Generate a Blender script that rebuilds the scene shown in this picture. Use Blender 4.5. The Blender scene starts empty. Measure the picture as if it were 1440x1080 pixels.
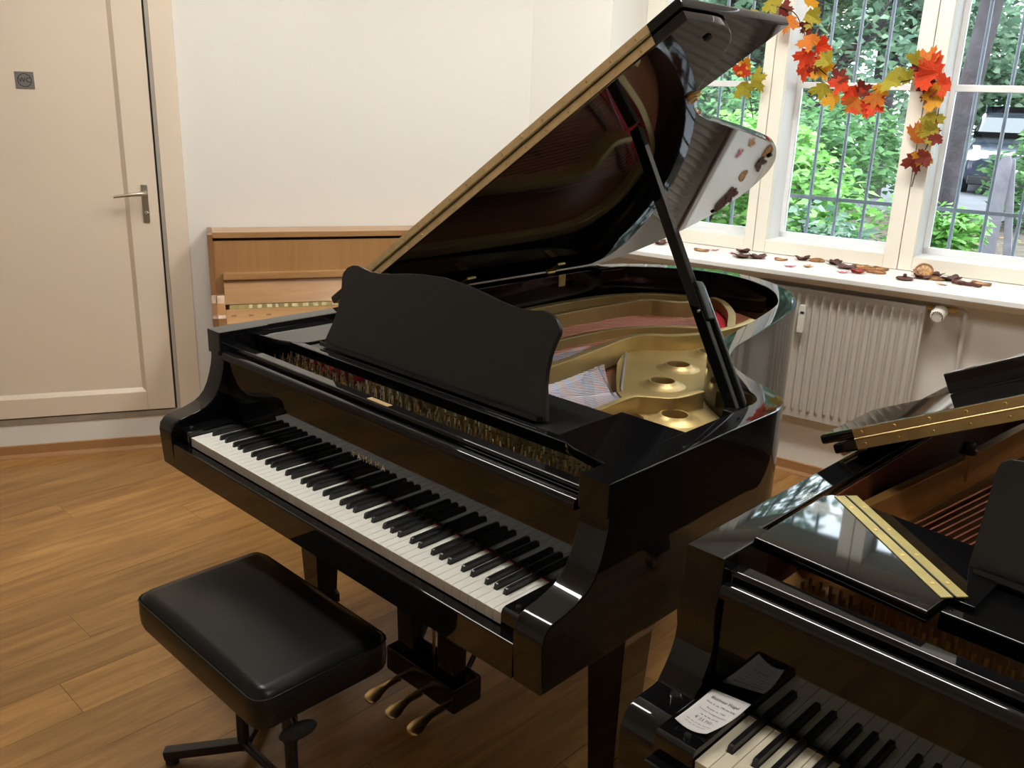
import bpy, bmesh, math, random
from mathutils import Vector, Matrix
PI = math.pi
def rad(a): return math.radians(a)
scene = bpy.context.scene
COL = scene.collection

# ------------------------------------------------------------------ camera
CAMP = (1.6393, -1.0771, 1.6637); YAW, PITCH, ROLL, FPX = -0.7592, 0.3071, 0.035, 1260.6
_f = Vector((math.sin(YAW)*math.cos(PITCH), math.cos(YAW)*math.cos(PITCH), -math.sin(PITCH)))
_r = Vector((math.cos(YAW), -math.sin(YAW), 0)); _u = _r.cross(_f)
_r2 = math.cos(ROLL)*_r + math.sin(ROLL)*_u; _u2 = -math.sin(ROLL)*_r + math.cos(ROLL)*_u
cam = bpy.data.cameras.new('camera'); camo = bpy.data.objects.new('camera', cam); COL.objects.link(camo)
cam.sensor_width = 36; cam.lens = FPX/1440*36; cam.clip_start = .02; cam.clip_end = 200
m = Matrix((_r2, _u2, -_f)).transposed().to_4x4(); m.translation = CAMP; camo.matrix_world = m
scene.camera = camo
# ------------------------------------------------------------------ world, exposure
wd = bpy.data.worlds.new('overcast_sky'); scene.world = wd; wd.use_nodes = True
bg = wd.node_tree.nodes['Background']; bg.inputs[0].default_value = (.80, .90, 1, 1); bg.inputs[1].default_value = 4.5
vs = scene.view_settings; vs.view_transform = 'Standard'; vs.look = 'None'; vs.gamma = 1; vs.use_curve_mapping = False
vs.exposure = 1.2
LAMP_POWER = 16.0
LAMP_COLOR = (1, .975, .90)

# ------------------------------------------------------------------ materials
MATS = {}
def new_mat(name):
    m = bpy.data.materials.new(name); m.use_nodes = True; MATS[name] = m
    nt = m.node_tree; b = nt.nodes['Principled BSDF']; return m, nt, b
def simple(name, col, rough=.5, metal=0, bump=0, bscale=60, var=0, vscale=6, coat=0, spec=.5):
    m, nt, b = new_mat(name)
    b.inputs['Base Color'].default_value = (*col, 1); b.inputs['Roughness'].default_value = rough
    b.inputs['Metallic'].default_value = metal; b.inputs['Coat Weight'].default_value = coat
    b.inputs['Coat Roughness'].default_value = .05; b.inputs['Specular IOR Level'].default_value = spec
    tc = nt.nodes.new('ShaderNodeTexCoord')
    if var:
        n = nt.nodes.new('ShaderNodeTexNoise'); n.inputs['Scale'].default_value = vscale; n.inputs['Detail'].default_value = 5
        r = nt.nodes.new('ShaderNodeValToRGB')
        r.color_ramp.elements[0].position = .3; r.color_ramp.elements[1].position = .7
        r.color_ramp.elements[0].color = (*[c*(1-var) for c in col], 1); r.color_ramp.elements[1].color = (*[min(1, c*(1+var)) for c in col], 1)
        nt.links.new(tc.outputs['Object'], n.inputs['Vector']); nt.links.new(n.outputs['Fac'], r.inputs[0]); nt.links.new(r.outputs[0], b.inputs['Base Color'])
    if bump:
        n = nt.nodes.new('ShaderNodeTexNoise'); n.inputs['Scale'].default_value = bscale; n.inputs['Detail'].default_value = 4
        bp = nt.nodes.new('ShaderNodeBump'); bp.inputs['Strength'].default_value = bump; bp.inputs['Distance'].default_value = .01
        nt.links.new(tc.outputs['Object'], n.inputs['Vector']); nt.links.new(n.outputs['Fac'], bp.inputs['Height']); nt.links.new(bp.outputs[0], b.inputs['Normal'])
    return m
def wood(name, c1, c2, rough=.4, stretch=(14, 1.2, 14), scale=3, coat=0, rnd=0, bump=.08):
    m, nt, b = new_mat(name); L = nt.links.new
    tc = nt.nodes.new('ShaderNodeTexCoord'); mp = nt.nodes.new('ShaderNodeMapping'); mp.inputs['Scale'].default_value = stretch
    oi = nt.nodes.new('ShaderNodeObjectInfo'); ad = nt.nodes.new('ShaderNodeVectorMath'); ad.operation = 'ADD'
    ml = nt.nodes.new('ShaderNodeVectorMath'); ml.operation = 'SCALE'; ml.inputs[0].default_value = (37, 91, 13)
    L(oi.outputs['Random'], ml.inputs['Scale']); L(tc.outputs['Object'], mp.inputs[0]); L(mp.outputs[0], ad.inputs[0]); L(ml.outputs[0], ad.inputs[1])
    n = nt.nodes.new('ShaderNodeTexNoise'); n.inputs['Scale'].default_value = scale; n.inputs['Detail'].default_value = 9; n.inputs['Roughness'].default_value = .62; n.inputs['Distortion'].default_value = .6
    L(ad.outputs[0], n.inputs['Vector'])
    r = nt.nodes.new('ShaderNodeValToRGB'); r.color_ramp.elements[0].position = .32; r.color_ramp.elements[1].position = .68
    r.color_ramp.elements[0].color = (*c1, 1); r.color_ramp.elements[1].color = (*c2, 1); L(n.outputs['Fac'], r.inputs[0])
    out = r.outputs[0]
    if rnd:
        hsv = nt.nodes.new('ShaderNodeHueSaturation'); mr = nt.nodes.new('ShaderNodeMapRange')
        mr.inputs['To Min'].default_value = 1-rnd; mr.inputs['To Max'].default_value = 1+rnd
        L(oi.outputs['Random'], mr.inputs['Value']); L(mr.outputs[0], hsv.inputs['Value']); L(out, hsv.inputs['Color']); out = hsv.outputs[0]
    L(out, b.inputs['Base Color']); b.inputs['Roughness'].default_value = rough; b.inputs['Coat Weight'].default_value = coat; b.inputs['Coat Roughness'].default_value = .12
    if bump:
        bp = nt.nodes.new('ShaderNodeBump'); bp.inputs['Strength'].default_value = bump; bp.inputs['Distance'].default_value = .004
        L(n.outputs['Fac'], bp.inputs['Height']); L(bp.outputs[0], b.inputs['Normal'])
    return m
simple('black_gloss', (.0045, .0045, .005), .035)
simple('black_satin', (.012, .012, .012), .32)
simple('black_key', (.010, .010, .011), .28)
simple('black_leather', (.010, .010, .010), .27, bump=.05, bscale=500, spec=.27)
simple('black_metal', (.012, .012, .012), .38)
simple('black_felt', (.01, .01, .01), .95)
simple('white_key', (.84, .83, .78), .18)
simple('ivory_key', (.80, .73, .58), .22)
simple('key_front_shaded', (.72, .70, .68), .4)  # white key fronts greyed: their shade is put into the colour
simple('plate_gold', (.49, .36, .15), .42, metal=.62, var=.10, vscale=5, bump=.04, bscale=90)
simple('plate_bronze', (.50, .26, .075), .36, metal=.7, var=.1, vscale=5)
simple('brass', (.72, .54, .26), .30, metal=1, var=.10, vscale=25)
simple('brass_olive', (.36, .30, .11), .42, metal=.65, var=.12, vscale=30)
simple('hinge_brass', (.62, .44, .215), .45, metal=.35, var=.12, vscale=30)
simple('brass_dull', (.60, .46, .18), .38, metal=1, var=.18, vscale=40)
simple('brass_old', (.17, .125, .035), .5, metal=.4, var=.3, vscale=40)
simple('chrome', (.80, .80, .79), .22, metal=1)
simple('brass_worn', (.48, .40, .20), .55, var=.3, vscale=60)
simple('steel', (.45, .45, .52), .4, metal=1)
simple('copper', (.62, .27, .20), .35, metal=.9)
simple('nickel_satin', (.56, .52, .44), .33, metal=1)
simple('red_felt', (.55, .015, .03), .95)
wood('soundboard', (.24, .085, .04), (.34, .135, .065), .45, stretch=(9, 1, 9), scale=3)
wood('mahogany', (.10, .030, .013), (.19, .058, .025), .3, stretch=(2, 2, 12), scale=4, coat=.3)
wood('bridge_wood', (.05, .03, .02), (.10, .06, .035), .5)
wood('oak_plank', (.25, .117, .034), (.46, .245, .077), .33, stretch=(11, 1.1, 11), scale=2.2, rnd=.16, bump=.05)
simple('joint_dark', (.05, .03, .015), .8)
wood('walnut_veneer', (.36, .188, .076), (.43, .235, .100), .30, stretch=(10, 10, .8), scale=2.5, coat=.08, bump=.02)
wood('walnut_rail', (.36, .19, .078), (.48, .275, .12), .30, stretch=(1, 10, 10), scale=2.5, coat=.25, bump=.02)
wood('walnut_dark', (.20, .095, .042), (.29, .145, .065), .35, stretch=(8, 8, 1), scale=2.5, bump=.02)
wood('baseboard_wood', (.36, .18, .075), (.44, .235, .10), .4, stretch=(.8, 8, 8), scale=2)
simple('wall_paint', (.80, .775, .73), .85, bump=.05, bscale=30, var=.012, vscale=1.5)
simple('ceiling_paint', (.82, .81, .78), .9)
simple('plinth_paint', (.66, .65, .66), .7, var=.03)
simple('door_paint', (.80, .685, .555), .38, var=.015, vscale=2)
simple('frame_paint', (.87, .83, .74), .35, var=.01)
simple('window_white', (.85, .86, .87), .4)
simple('sill_paint', (.88, .87, .85), .35, var=.02, vscale=4)
simple('threshold_paint', (.32, .275, .22), .6, var=.15, vscale=9)
simple('rebate_paint', (.50, .46, .40), .6)
simple('dark_gap', (.02, .018, .015), .9)
simple('radiator_enamel', (.60, .565, .51), .32)
simple('plastic_white', (.78, .76, .70), .4)
simple('grille_grey', (.15, .17, .20), .5)
simple('sign_grey', (.30, .30, .30), .35, metal=.6)
simple('print_black', (.015, .015, .015), .7)
simple('print_grey', (.16, .15, .16), .7)
simple('paper', (.80, .78, .78), .75)
simple('soil', (.10, .075, .05), .95, var=.4, vscale=5, bump=.6, bscale=8)
simple('paving', (.15, .145, .16), .85, var=.15, vscale=3)
simple('bark', (.035, .028, .032), .9, var=.4, vscale=8, bump=.8, bscale=25)
simple('weathered_wood', (.14, .13, .15), .85, var=.2, vscale=9)
simple('car_paint', (.025, .035, .06), .16, coat=.6)
simple('car_glass', (.03, .04, .045), .05)
simple('tyre', (.012, .012, .012), .8)
simple('car_trim', (.01, .01, .012), .5)
simple('headlight', (.65, .68, .72), .1)
simple('dry_brown', (.085, .026, .018), .65, var=.5, vscale=60, bump=.5, bscale=120)
simple('dry_pink', (.50, .13, .17), .7, var=.4, vscale=50)
simple('dry_orange', (.50, .27, .10), .6, var=.4, vscale=60)
simple('dry_rind', (.30, .14, .05), .65, var=.4, vscale=60)
simple('dry_red', (.30, .045, .030), .65, var=.4, vscale=60)
simple('twig', (.05, .035, .02), .8)
simple('rubber', (.012, .012, .012), .7)
def leafmat(name, cols, trans=.45, rough=.5):
    m, nt, b = new_mat(name); L = nt.links.new
    g = nt.nodes.new('ShaderNodeNewGeometry'); r = nt.nodes.new('ShaderNodeValToRGB'); r.color_ramp.interpolation = 'LINEAR'
    el = r.color_ramp.elements
    while len(el) < len(cols): el.new(.5)
    for i, c in enumerate(cols): el[i].position = i/(len(cols)-1); el[i].color = (*c, 1)
    L(g.outputs['Random Per Island'], r.inputs[0]); L(r.outputs[0], b.inputs['Base Color']); b.inputs['Roughness'].default_value = rough
    t = nt.nodes.new('ShaderNodeBsdfTranslucent'); L(r.outputs[0], t.inputs[0]); mx = nt.nodes.new('ShaderNodeMixShader'); mx.inputs[0].default_value = trans
    o = nt.nodes['Material Output']; L(b.outputs[0], mx.inputs[1]); L(t.outputs[0], mx.inputs[2]); L(mx.outputs[0], o.inputs[0])
    return m
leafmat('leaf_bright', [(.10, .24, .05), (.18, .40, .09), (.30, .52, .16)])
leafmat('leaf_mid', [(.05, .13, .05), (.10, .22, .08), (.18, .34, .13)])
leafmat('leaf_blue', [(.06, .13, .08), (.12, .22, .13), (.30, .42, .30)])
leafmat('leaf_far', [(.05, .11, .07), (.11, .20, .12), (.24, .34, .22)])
leafmat('leaf_litter', [(.16, .09, .04), (.30, .17, .07), (.10, .18, .05)], .2)
def fabricleaf(name, c1, c2):
    m, nt, b = new_mat(name); L = nt.links.new
    tc = nt.nodes.new('ShaderNodeTexCoord'); n = nt.nodes.new('ShaderNodeTexNoise'); n.inputs['Scale'].default_value = 22
    oi = nt.nodes.new('ShaderNodeObjectInfo'); ad = nt.nodes.new('ShaderNodeVectorMath'); ad.operation = 'ADD'
    L(tc.outputs['Object'], ad.inputs[0]); L(oi.outputs['Random'], ad.inputs[1]); L(ad.outputs[0], n.inputs['Vector'])
    r = nt.nodes.new('ShaderNodeValToRGB'); r.color_ramp.elements[0].position = .38; r.color_ramp.elements[1].position = .62
    r.color_ramp.elements[0].color = (*c1, 1); r.color_ramp.elements[1].color = (*c2, 1)
    L(n.outputs['Fac'], r.inputs[0]); L(r.outputs[0], b.inputs['Base Color']); b.inputs['Roughness'].default_value = .7
    t = nt.nodes.new('ShaderNodeBsdfTranslucent'); L(r.outputs[0], t.inputs[0]); mx = nt.nodes.new('ShaderNodeMixShader'); mx.inputs[0].default_value = .5
    L(b.outputs[0], mx.inputs[1]); L(t.outputs[0], mx.inputs[2]); L(mx.outputs[0], nt.nodes['Material Output'].inputs[0])
fabricleaf('leaf_red', (.75, .06, .02), (.80, .13, .03)); fabricleaf('leaf_orange', (.72, .20, .03), (.75, .33, .05))
fabricleaf('leaf_gold', (.72, .36, .02), (.80, .50, .05)); fabricleaf('leaf_olive', (.42, .38, .05), (.62, .52, .06))
fabricleaf('leaf_wine', (.20, .025, .02), (.33, .05, .03))
def glassmat():
    m, nt, b = new_mat('window_glass'); L = nt.links.new
    tr = nt.nodes.new('ShaderNodeBsdfTransparent'); tr.inputs[0].default_value = (.97, .985, .98, 1)
    gl = nt.nodes.new('ShaderNodeBsdfGlossy'); gl.inputs['Roughness'].default_value = .01
    fr = nt.nodes.new('ShaderNodeFresnel'); fr.inputs[0].default_value = 1.45; mx = nt.nodes.new('ShaderNodeMixShader')
    L(fr.outputs[0], mx.inputs[0]); L(tr.outputs[0], mx.inputs[1]); L(gl.outputs[0], mx.inputs[2]); L(mx.outputs[0], nt.nodes['Material Output'].inputs[0])
glassmat()
def emitmat(name, col, s):
    m, nt, b = new_mat(name); b.inputs['Emission Color'].default_value = (*col, 1); b.inputs['Emission Strength'].default_value = s
for i, k in enumerate((1.28, .86, .48)): emitmat('lamp_cover_%d' % i, LAMP_COLOR, LAMP_POWER*k)

# ------------------------------------------------------------------ mesh helpers
def link(o, parent=None):
    COL.objects.link(o)
    if parent is not None: o.parent = parent
    return o
def mk(name, verts, faces, mat, parent=None, smooth=None):
    me = bpy.data.meshes.new(name); me.from_pydata([tuple(v) for v in verts], [], faces); me.update()
    bm = bmesh.new(); bm.from_mesh(me); bmesh.ops.recalc_face_normals(bm, faces=bm.faces); bm.to_mesh(me); bm.free()
    if smooth is not None:
        for pl in me.polygons: pl.use_smooth = True
        me.set_sharp_from_angle(angle=rad(smooth))
    me.materials.append(MATS[mat]); o = link(bpy.data.objects.new(name, me), parent)
    if smooth is not None and smooth <= 50:
        wn = o.modifiers.new('weighted_normal', 'WEIGHTED_NORMAL'); wn.keep_sharp = True; wn.weight = 100
    return o
class MB:
    def __init__(s): s.v = []; s.f = []
    def add(s, v, f):
        k = len(s.v); s.v += [tuple(a) for a in v]; s.f += [tuple(i+k for i in q) for q in f]
    def box(s, lo, hi, c=0):
        if c:
            x0, y0, z0 = lo; x1, y1, z1 = hi; bm = bmesh.new(); bmesh.ops.create_cube(bm, size=1)
            for v in bm.verts: v.co = Vector(((x0+x1)/2+v.co.x*(x1-x0), (y0+y1)/2+v.co.y*(y1-y0), (z0+z1)/2+v.co.z*(z1-z0)))
            bmesh.ops.bevel(bm, geom=list(bm.edges), offset=c, segments=2, profile=.5, affect='EDGES'); s.bm(bm); return s
        x0, y0, z0 = lo; x1, y1, z1 = hi
        s.add([(x0,y0,z0),(x1,y0,z0),(x1,y1,z0),(x0,y1,z0),(x0,y0,z1),(x1,y0,z1),(x1,y1,z1),(x0,y1,z1)],
              [(0,3,2,1),(4,5,6,7),(0,1,5,4),(1,2,6,5),(2,3,7,6),(3,0,4,7)]); return s
    def bm(s, bm):
        bm.verts.index_update(); s.add([v.co.copy() for v in bm.verts], [[v.index for v in f.verts] for f in bm.faces]); bm.free()
    def prism(s, poly, a, b, ax=2, c=0, keep=None):
        # poly 2d in the other two axes (in order), extruded along ax from a to b
        def P(p, h):
            q = [p[0], p[1]]; q.insert(ax, h); return q
        n = len(poly); v = [P(p, a) for p in poly]+[P(p, b) for p in poly]
        f = [tuple(range(n))[::-1], tuple(range(n, 2*n))]+[(i, (i+1) % n, n+(i+1) % n, n+i) for i in range(n)]
        if c:
            bm = bmesh.new(); vs_ = [bm.verts.new(q) for q in v]
            for q in f: bm.faces.new([vs_[i] for i in q])
            bmesh.ops.recalc_face_normals(bm, faces=bm.faces)
            ed = [e for e in bm.edges if (e.verts[0].co-e.verts[1].co)[ax] == 0 and not (keep and all(keep(q.co) for q in e.verts))]
            bmesh.ops.bevel(bm, geom=ed, offset=c, segments=2, profile=.5, affect='EDGES'); s.bm(bm); return s
        s.add(v, f); return s
    def tube(s, path, r, n=8, caps=True):
        path = [Vector(q) for q in path]; rs = r if isinstance(r, (list, tuple)) else [r]*len(path); rings = []
        up = None
        for i, q in enumerate(path):
            d = (path[min(i+1, len(path)-1)]-path[max(i-1, 0)]).normalized()
            if up is None: up = Vector((0, 0, 1)) if abs(d.z) < .9 else Vector((1, 0, 0))
            x = d.cross(up).normalized(); y = x.cross(d).normalized(); up = y
            rings.append([q+rs[i]*(math.cos(2*PI*k/n)*x+math.sin(2*PI*k/n)*y) for k in range(n)])
        v = [a for rg in rings for a in rg]; f = []
        for i in range(len(path)-1):
            for k in range(n): f.append((i*n+k, i*n+(k+1) % n, (i+1)*n+(k+1) % n, (i+1)*n+k))
        if caps: f += [tuple(range(n))[::-1], tuple(range((len(path)-1)*n, len(path)*n))]
        s.add(v, f); return s
    def lathe(s, prof, c=(0, 0, 0), n=24, M=None, caps=True):
        v = []; f = []
        for r, z in prof:
            for k in range(n):
                q = Vector((r*math.cos(2*PI*k/n), r*math.sin(2*PI*k/n), z))
                if M: q = M @ q
                v.append(q+Vector(c))
        for i in range(len(prof)-1):
            for k in range(n): f.append((i*n+k, i*n+(k+1) % n, (i+1)*n+(k+1) % n, (i+1)*n+k))
        if caps: f += [tuple(range(n))[::-1], tuple(range((len(prof)-1)*n, len(prof)*n))]
        s.add(v, f); return s
    def beam(s, a, b, w, h, side, c=0):
        # bar a->b, width w along 'side', height h along the third axis
        a = Vector(a); b = Vector(b); d = (b-a); L = d.length; d.normalize(); x = Vector(side); x = (x-x.dot(d)*d).normalized(); y = d.cross(x)
        t = MB().box((-w/2, -h/2, 0), (w/2, h/2, L), c); s.add([a+q[0]*x+q[1]*y+q[2]*d for q in t.v], t.f); return s
    def build(s, name, mat, parent=None, smooth=None): return mk(name, s.v, s.f, mat, parent, smooth)
def box(name, lo, hi, mat, parent=None, c=.0015, smooth=35): return MB().box(lo, hi, c).build(name, mat, parent, smooth if c else None)
def thing(name, label, cat, loc=(0, 0, 0), rz=0, group=None):
    o = bpy.data.objects.new(name, None); o.empty_display_size = .05; o.location = loc; o.rotation_euler = (0, 0, rz); link(o)
    return tag(o, label, cat, group)
def tag(o, label, cat, group=None):
    o['label'] = label; o['category'] = cat
    if group: o['group'] = group
    return o
def struct(o, label=None):
    o['kind'] = 'structure'
    if label: o['label'] = label
    return o
def frame(name, loc, rz, label=None):
    o = bpy.data.objects.new(name, None); o.empty_display_size = .05; o.location = loc; o.rotation_euler = (0, 0, rz); link(o); return struct(o, label)
def stuff(o): o['kind'] = 'stuff'; return o
def catmull(pts, sub=6, closed=False):
    out = []; n = len(pts)
    for i in range(n if closed else n-1):
        g = lambda k: Vector(pts[k % n]) if closed else Vector(pts[max(0, min(n-1, k))])
        p0, p1, p2, p3 = g(i-1), g(i), g(i+1), g(i+2)
        for k in range(sub):
            t = k/sub; out.append(.5*((2*p1)+(p2-p0)*t+(2*p0-5*p1+4*p2-p3)*t*t+(3*p1-p0-3*p2+p3)*t**3))
    if not closed: out.append(Vector(pts[-1]))
    return out
def textmesh(body, size, align='CENTER', spacing=1.0, extrude=0.0):
    c = bpy.data.curves.new('lettering', 'FONT'); c.body = body; c.size = size; c.align_x = align; c.align_y = 'CENTER'; c.space_character = spacing; c.extrude = extrude; c.resolution_u = 3
    o = bpy.data.objects.new('lettering', c); COL.objects.link(o); bpy.context.view_layer.update()
    dg = bpy.context.evaluated_depsgraph_get(); me = bpy.data.meshes.new_from_object(o.evaluated_get(dg)); bpy.data.objects.remove(o); bpy.data.curves.remove(c)
    return me
def dup(root, loc=None, rz=None, label=None):
    r = root.copy(); COL.objects.link(r)
    if loc is not None: r.location = loc
    if rz is not None: r.rotation_euler = (0, 0, rz) if not isinstance(rz, tuple) else rz
    if label: r['label'] = label
    for ch in list(root.children):
        c = ch.copy(); COL.objects.link(c); c.parent = r
        for g in ch.children:
            d = g.copy(); COL.objects.link(d); d.parent = c
    return r
def V2(a): return (math.cos(rad(a)), math.sin(rad(a)))

# ================================================================== THE ROOM
DB = Vector((-2.5, .48, 0)); DA = rad(62.5)          # door wall frame: x along the wall, -y into the room
WB = Vector((-.238, 3.045, 0)); WA = rad(8)          # window frame: x along the window, +y outdoors
def dw(s, y, z=0): return DB+Vector((s*math.cos(DA)-y*math.sin(DA), s*math.sin(DA)+y*math.cos(DA), z))
def ww(w, d, z=0): return WB+Vector((w*math.cos(WA)-d*math.sin(WA), w*math.sin(WA)+d*math.cos(WA), z))
HC = 3.1
ROOM = [dw(-5.28, 0), dw(2.085, 0), ww(-1.056, -.30), ww(4.8, -.29), Vector((4.563, -4.203, 0))]
ROOM2 = [(v.x, v.y) for v in ROOM]
def clip(poly, conv):
    area = sum(conv[i][0]*conv[(i+1) % len(conv)][1]-conv[(i+1) % len(conv)][0]*conv[i][1] for i in range(len(conv))); sg = 1 if area > 0 else -1
    for i in range(len(conv)):
        a, b = conv[i], conv[(i+1) % len(conv)]; out = []
        side = lambda q: sg*((b[0]-a[0])*(q[1]-a[1])-(b[1]-a[1])*(q[0]-a[0]))
        for j in range(len(poly)):
            p, q = poly[j], poly[(j+1) % len(poly)]; sp, sq = side(p), side(q)
            if sp >= 0: out.append(p)
            if sp*sq < 0: t = sp/(sp-sq); out.append((p[0]+t*(q[0]-p[0]), p[1]+t*(q[1]-p[1])))
        poly = out
        if len(poly) < 3: return []
    return poly
def parea(p): return abs(sum(p[i][0]*p[(i+1) % len(p)][1]-p[(i+1) % len(p)][0]*p[i][1] for i in range(len(p))))/2
floor = struct(MB().prism(ROOM2, -.06, -.012).build('floor', 'joint_dark'), 'warm brown oak plank floor of the music room')
rng = random.Random(4)
PW = .1752; x = -1.69-PW*20; row = 0
PLEN = 1.285
while x < 4.6:
    off = [0.085, -.36, .285+.17, -.09-.55, .62, -.2][row % 6] if True else 0
    y = -4.2-PLEN+((off-(-4.2)) % PLEN)
    while y < 4:
        p = clip([(x+.0006, y+.0006), (x+PW-.0006, y+.0006), (x+PW-.0006, y+PLEN-.0006), (x+.0006, y+PLEN-.0006)], ROOM2)
        if p and parea(p) > .004:
            cx, cy = x+PW/2, y+PLEN/2
            pl = MB().prism([(a-cx, b-cy) for a, b in p], -.012, 0).build('plank', 'oak_plank', floor); pl.location = (cx, cy, 0)
        y += PLEN
    x += PW; row += 1
struct(MB().prism(ROOM2, HC, HC+.1).build('ceiling', 'ceiling_paint'))
wl = frame('wall_left', DB, DA, 'cream painted wall behind the upright piano')
mb = MB().box((-5.28, 0, 0), (-.62, .2, HC)).box((-.62, 0, 0), (.345, .2, .165)).box((-.62, 0, 2.25), (.345, .2, HC)).box((.345, 0, 0), (2.085, .2, HC)).box((-.62, .1, .165), (.345, .2, 2.25))
mb.build('plaster', 'wall_paint', wl)
cp = [(-1.386, -.528), (-1.056, -.345), (-1.056, .32), (-1.7, .32), (-1.7, -.62)]
wc = frame('wall_corner', WB, WA, 'narrow cream wall strip between back wall and window')
MB().prism(cp, 0, HC).build('plaster', 'wall_paint', wc)
wb = frame('wall_back', WB, WA, 'cream wall with the window, below sill and above')
MB().box((-1.056, -.290, 0), (4.8, .25, .95)).box((1.715, -.290, .95), (4.8, .25, HC)).box((-1.056, -.290, 2.6), (1.715, .25, HC)).build('plaster', 'wall_paint', wb)
struct(MB().box((4.563, -4.3, 0), (4.7, 3.6, HC)).build('wall_right', 'wall_paint'))
struct(MB().box((dw(-5.28, 0).x-.1, -4.35, 0), (4.7, -4.2, HC)).build('wall_front', 'wall_paint'))
# baseboards
bl = frame('baseboard_left', DB, DA, 'orange brown wooden baseboard under the door')
box('board', (-5.2, -.014, 0), (2.08, 0, .058), 'baseboard_wood', bl, .002)
MB().prism([(-.014, 0), (-.032, 0), (-.030, .008), (-.024, .014), (-.014, .017)], -5.2, 2.08, 0).build('quarter_round', 'baseboard_wood', bl, 40)
bb = frame('baseboard_back', WB, WA, 'brown wooden baseboard under the radiator')
box('board', (-1.05, -.304, 0), (4.75, -.290, .058), 'baseboard_wood', bb, .002)
MB().prism([(-.304, 0), (-.322, 0), (-.320, .008), (-.314, .014), (-.304, .017)], -1.05, 4.75, 0).build('quarter_round', 'baseboard_wood', bb, 40)

# door
d1 = frame('door_1', DB, DA, 'cream painted toilet door with one recessed panel')
mb = MB().box((-.60, -.012, .192), (-.47, .03, 2.2), .003).box((.203, -.012, .192), (.325, .03, 2.2), .003).box((-.47, -.012, .192), (.203, .03, .283), .003).box((-.47, -.012, 2.07), (.203, .03, 2.2), .003)
mb.build('leaf_frame', 'door_paint', d1, 35)
P0, P1 = (-.47, .283, .203, 2.07), (-.452, .301, .185, 2.052)
v = [(P0[0], -.010, P0[1]), (P0[2], -.010, P0[1]), (P0[2], -.010, P0[3]), (P0[0], -.010, P0[3]), (P1[0], .006, P1[1]), (P1[2], .006, P1[1]), (P1[2], .006, P1[3]), (P1[0], .006, P1[3])]
mk('leaf_panel', v, [(0, 1, 5, 4), (1, 2, 6, 5), (2, 3, 7, 6), (3, 0, 4, 7), (4, 5, 6, 7)], 'door_paint', d1)
box('gap', (.326, .01, .19), (.333, .04, 2.2), 'dark_gap', d1, 0)
box('rebate', (.333, -.002, .175), (.349, .05, 2.22), 'rebate_paint', d1, .001)
box('casing', (.349, -.018, .165), (.444, .0, 2.34), 'door_paint', d1, .003)
box('threshold', (-.62, -.006, .158), (.349, .06, .186), 'threshold_paint', d1, .002)
hp = box('handle_plate', (.258, -.020, 1.083), (.286, -.012, 1.248), 'nickel_satin', d1, .002)
mb = MB().tube([(.274, -.02, 1.213), (.274, -.055, 1.213), (.268, -.066, 1.213), (.255, -.070, 1.212), (.20, -.071, 1.206), (.148, -.070, 1.200)], [.011, .010, .010, .0095, .0075, .0065], 12)
mb.build('lever', 'nickel_satin', hp, 50)
MB().lathe([(.0, .0), (.009, 0), (.009, .006), (.006, .009), (0, .009)], (.274, -.020, 1.125), 14, Matrix.Rotation(rad(90), 3, 'X')).build('lock_knob', 'chrome', hp, 40)
ws = thing('wc_sign', 'small square grey metal plate lettered WC on the door panel', 'sign', dw(-.156, .006, 1.673), DA)
box('plate', (-.036, -.003, -.034), (.036, 0, .034), 'sign_grey', ws, .0008)
ring = []; f = []
for k in range(40):
    a = 2*PI*k/40; ring += [(.027*math.cos(a), -.0034, .027*math.sin(a)), (.0245*math.cos(a), -.0034, .0245*math.sin(a))]
mk('printed_ring', ring, [(2*k, 2*((k+1) % 40), 2*((k+1) % 40)+1, 2*k+1) for k in range(40)], 'print_black', ws)
t = textmesh('WC', .027); t.materials.append(MATS['print_black']); o = link(bpy.data.objects.new('lettering', t), ws); o.location = (0, -.0034, 0); o.rotation_euler = (PI/2, 0, 0)

# window
w1 = frame('window_1', WB, WA, 'four-light white box window with glazing bars')
ZS, ZT = .98, 2.6
for k in range(4):
    a = -1.056+.692*k; b = a+.692; sl = .105 if k == 0 else .060; sr = .050 if k == 0 else .066
    mb = MB().box((a+.001, 0, ZS+.002), (a+sl, .045, ZT), .003).box((b-sr, 0, ZS+.002), (b-.002, .045, ZT), .003).box((a+sl, .002, ZS+.002), (b-sr, .045, 1.045), .003).box((a+sl, .002, 2.5), (b-sr, .045, ZT), .003)
    cs = mb.build('casement', 'frame_paint', w1, 35)
    MB().box((a+.002, .045, ZS), (a+sl, .23, ZT)).box((b-sr, .045, ZS), (b-.002, .23, ZT)).box((a+sl, .045, ZS), (b-sr, .23, 1.042)).box((a+sl, .045, 2.5), (b-sr, .23, ZT)).build('box_lining', 'window_white', cs)
    x0, x1 = a+sl, b-sr
    MB().box((x0, .185, 1.042), (x0+.022, .215, 2.5), .002).box((x1-.022, .185, 1.042), (x1, .215, 2.5), .002).box((x0, .185, 1.042), (x1, .215, 1.070), .002).build('outer_sash', 'window_white', cs, 35)
    box('glazing_bar', (x0, .188, 1.763), (x1, .212, 1.792), 'window_white', cs, .003)
    box('pane', (x0+.02, .198, 1.068), (x1-.02, .202, 1.766), 'window_glass', cs, 0); box('pane', (x0+.02, .198, 1.79), (x1-.02, .202, 2.5), 'window_glass', cs, 0)
MB().prism([(-.290, .95), (-.410, .95), (-.417, .957), (-.417, .975), (-.412, .98), (0.045, .98), (.045, .95)], -1.056, 1.715, 0).build('window_sill', 'sill_paint', w1, 30)
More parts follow.
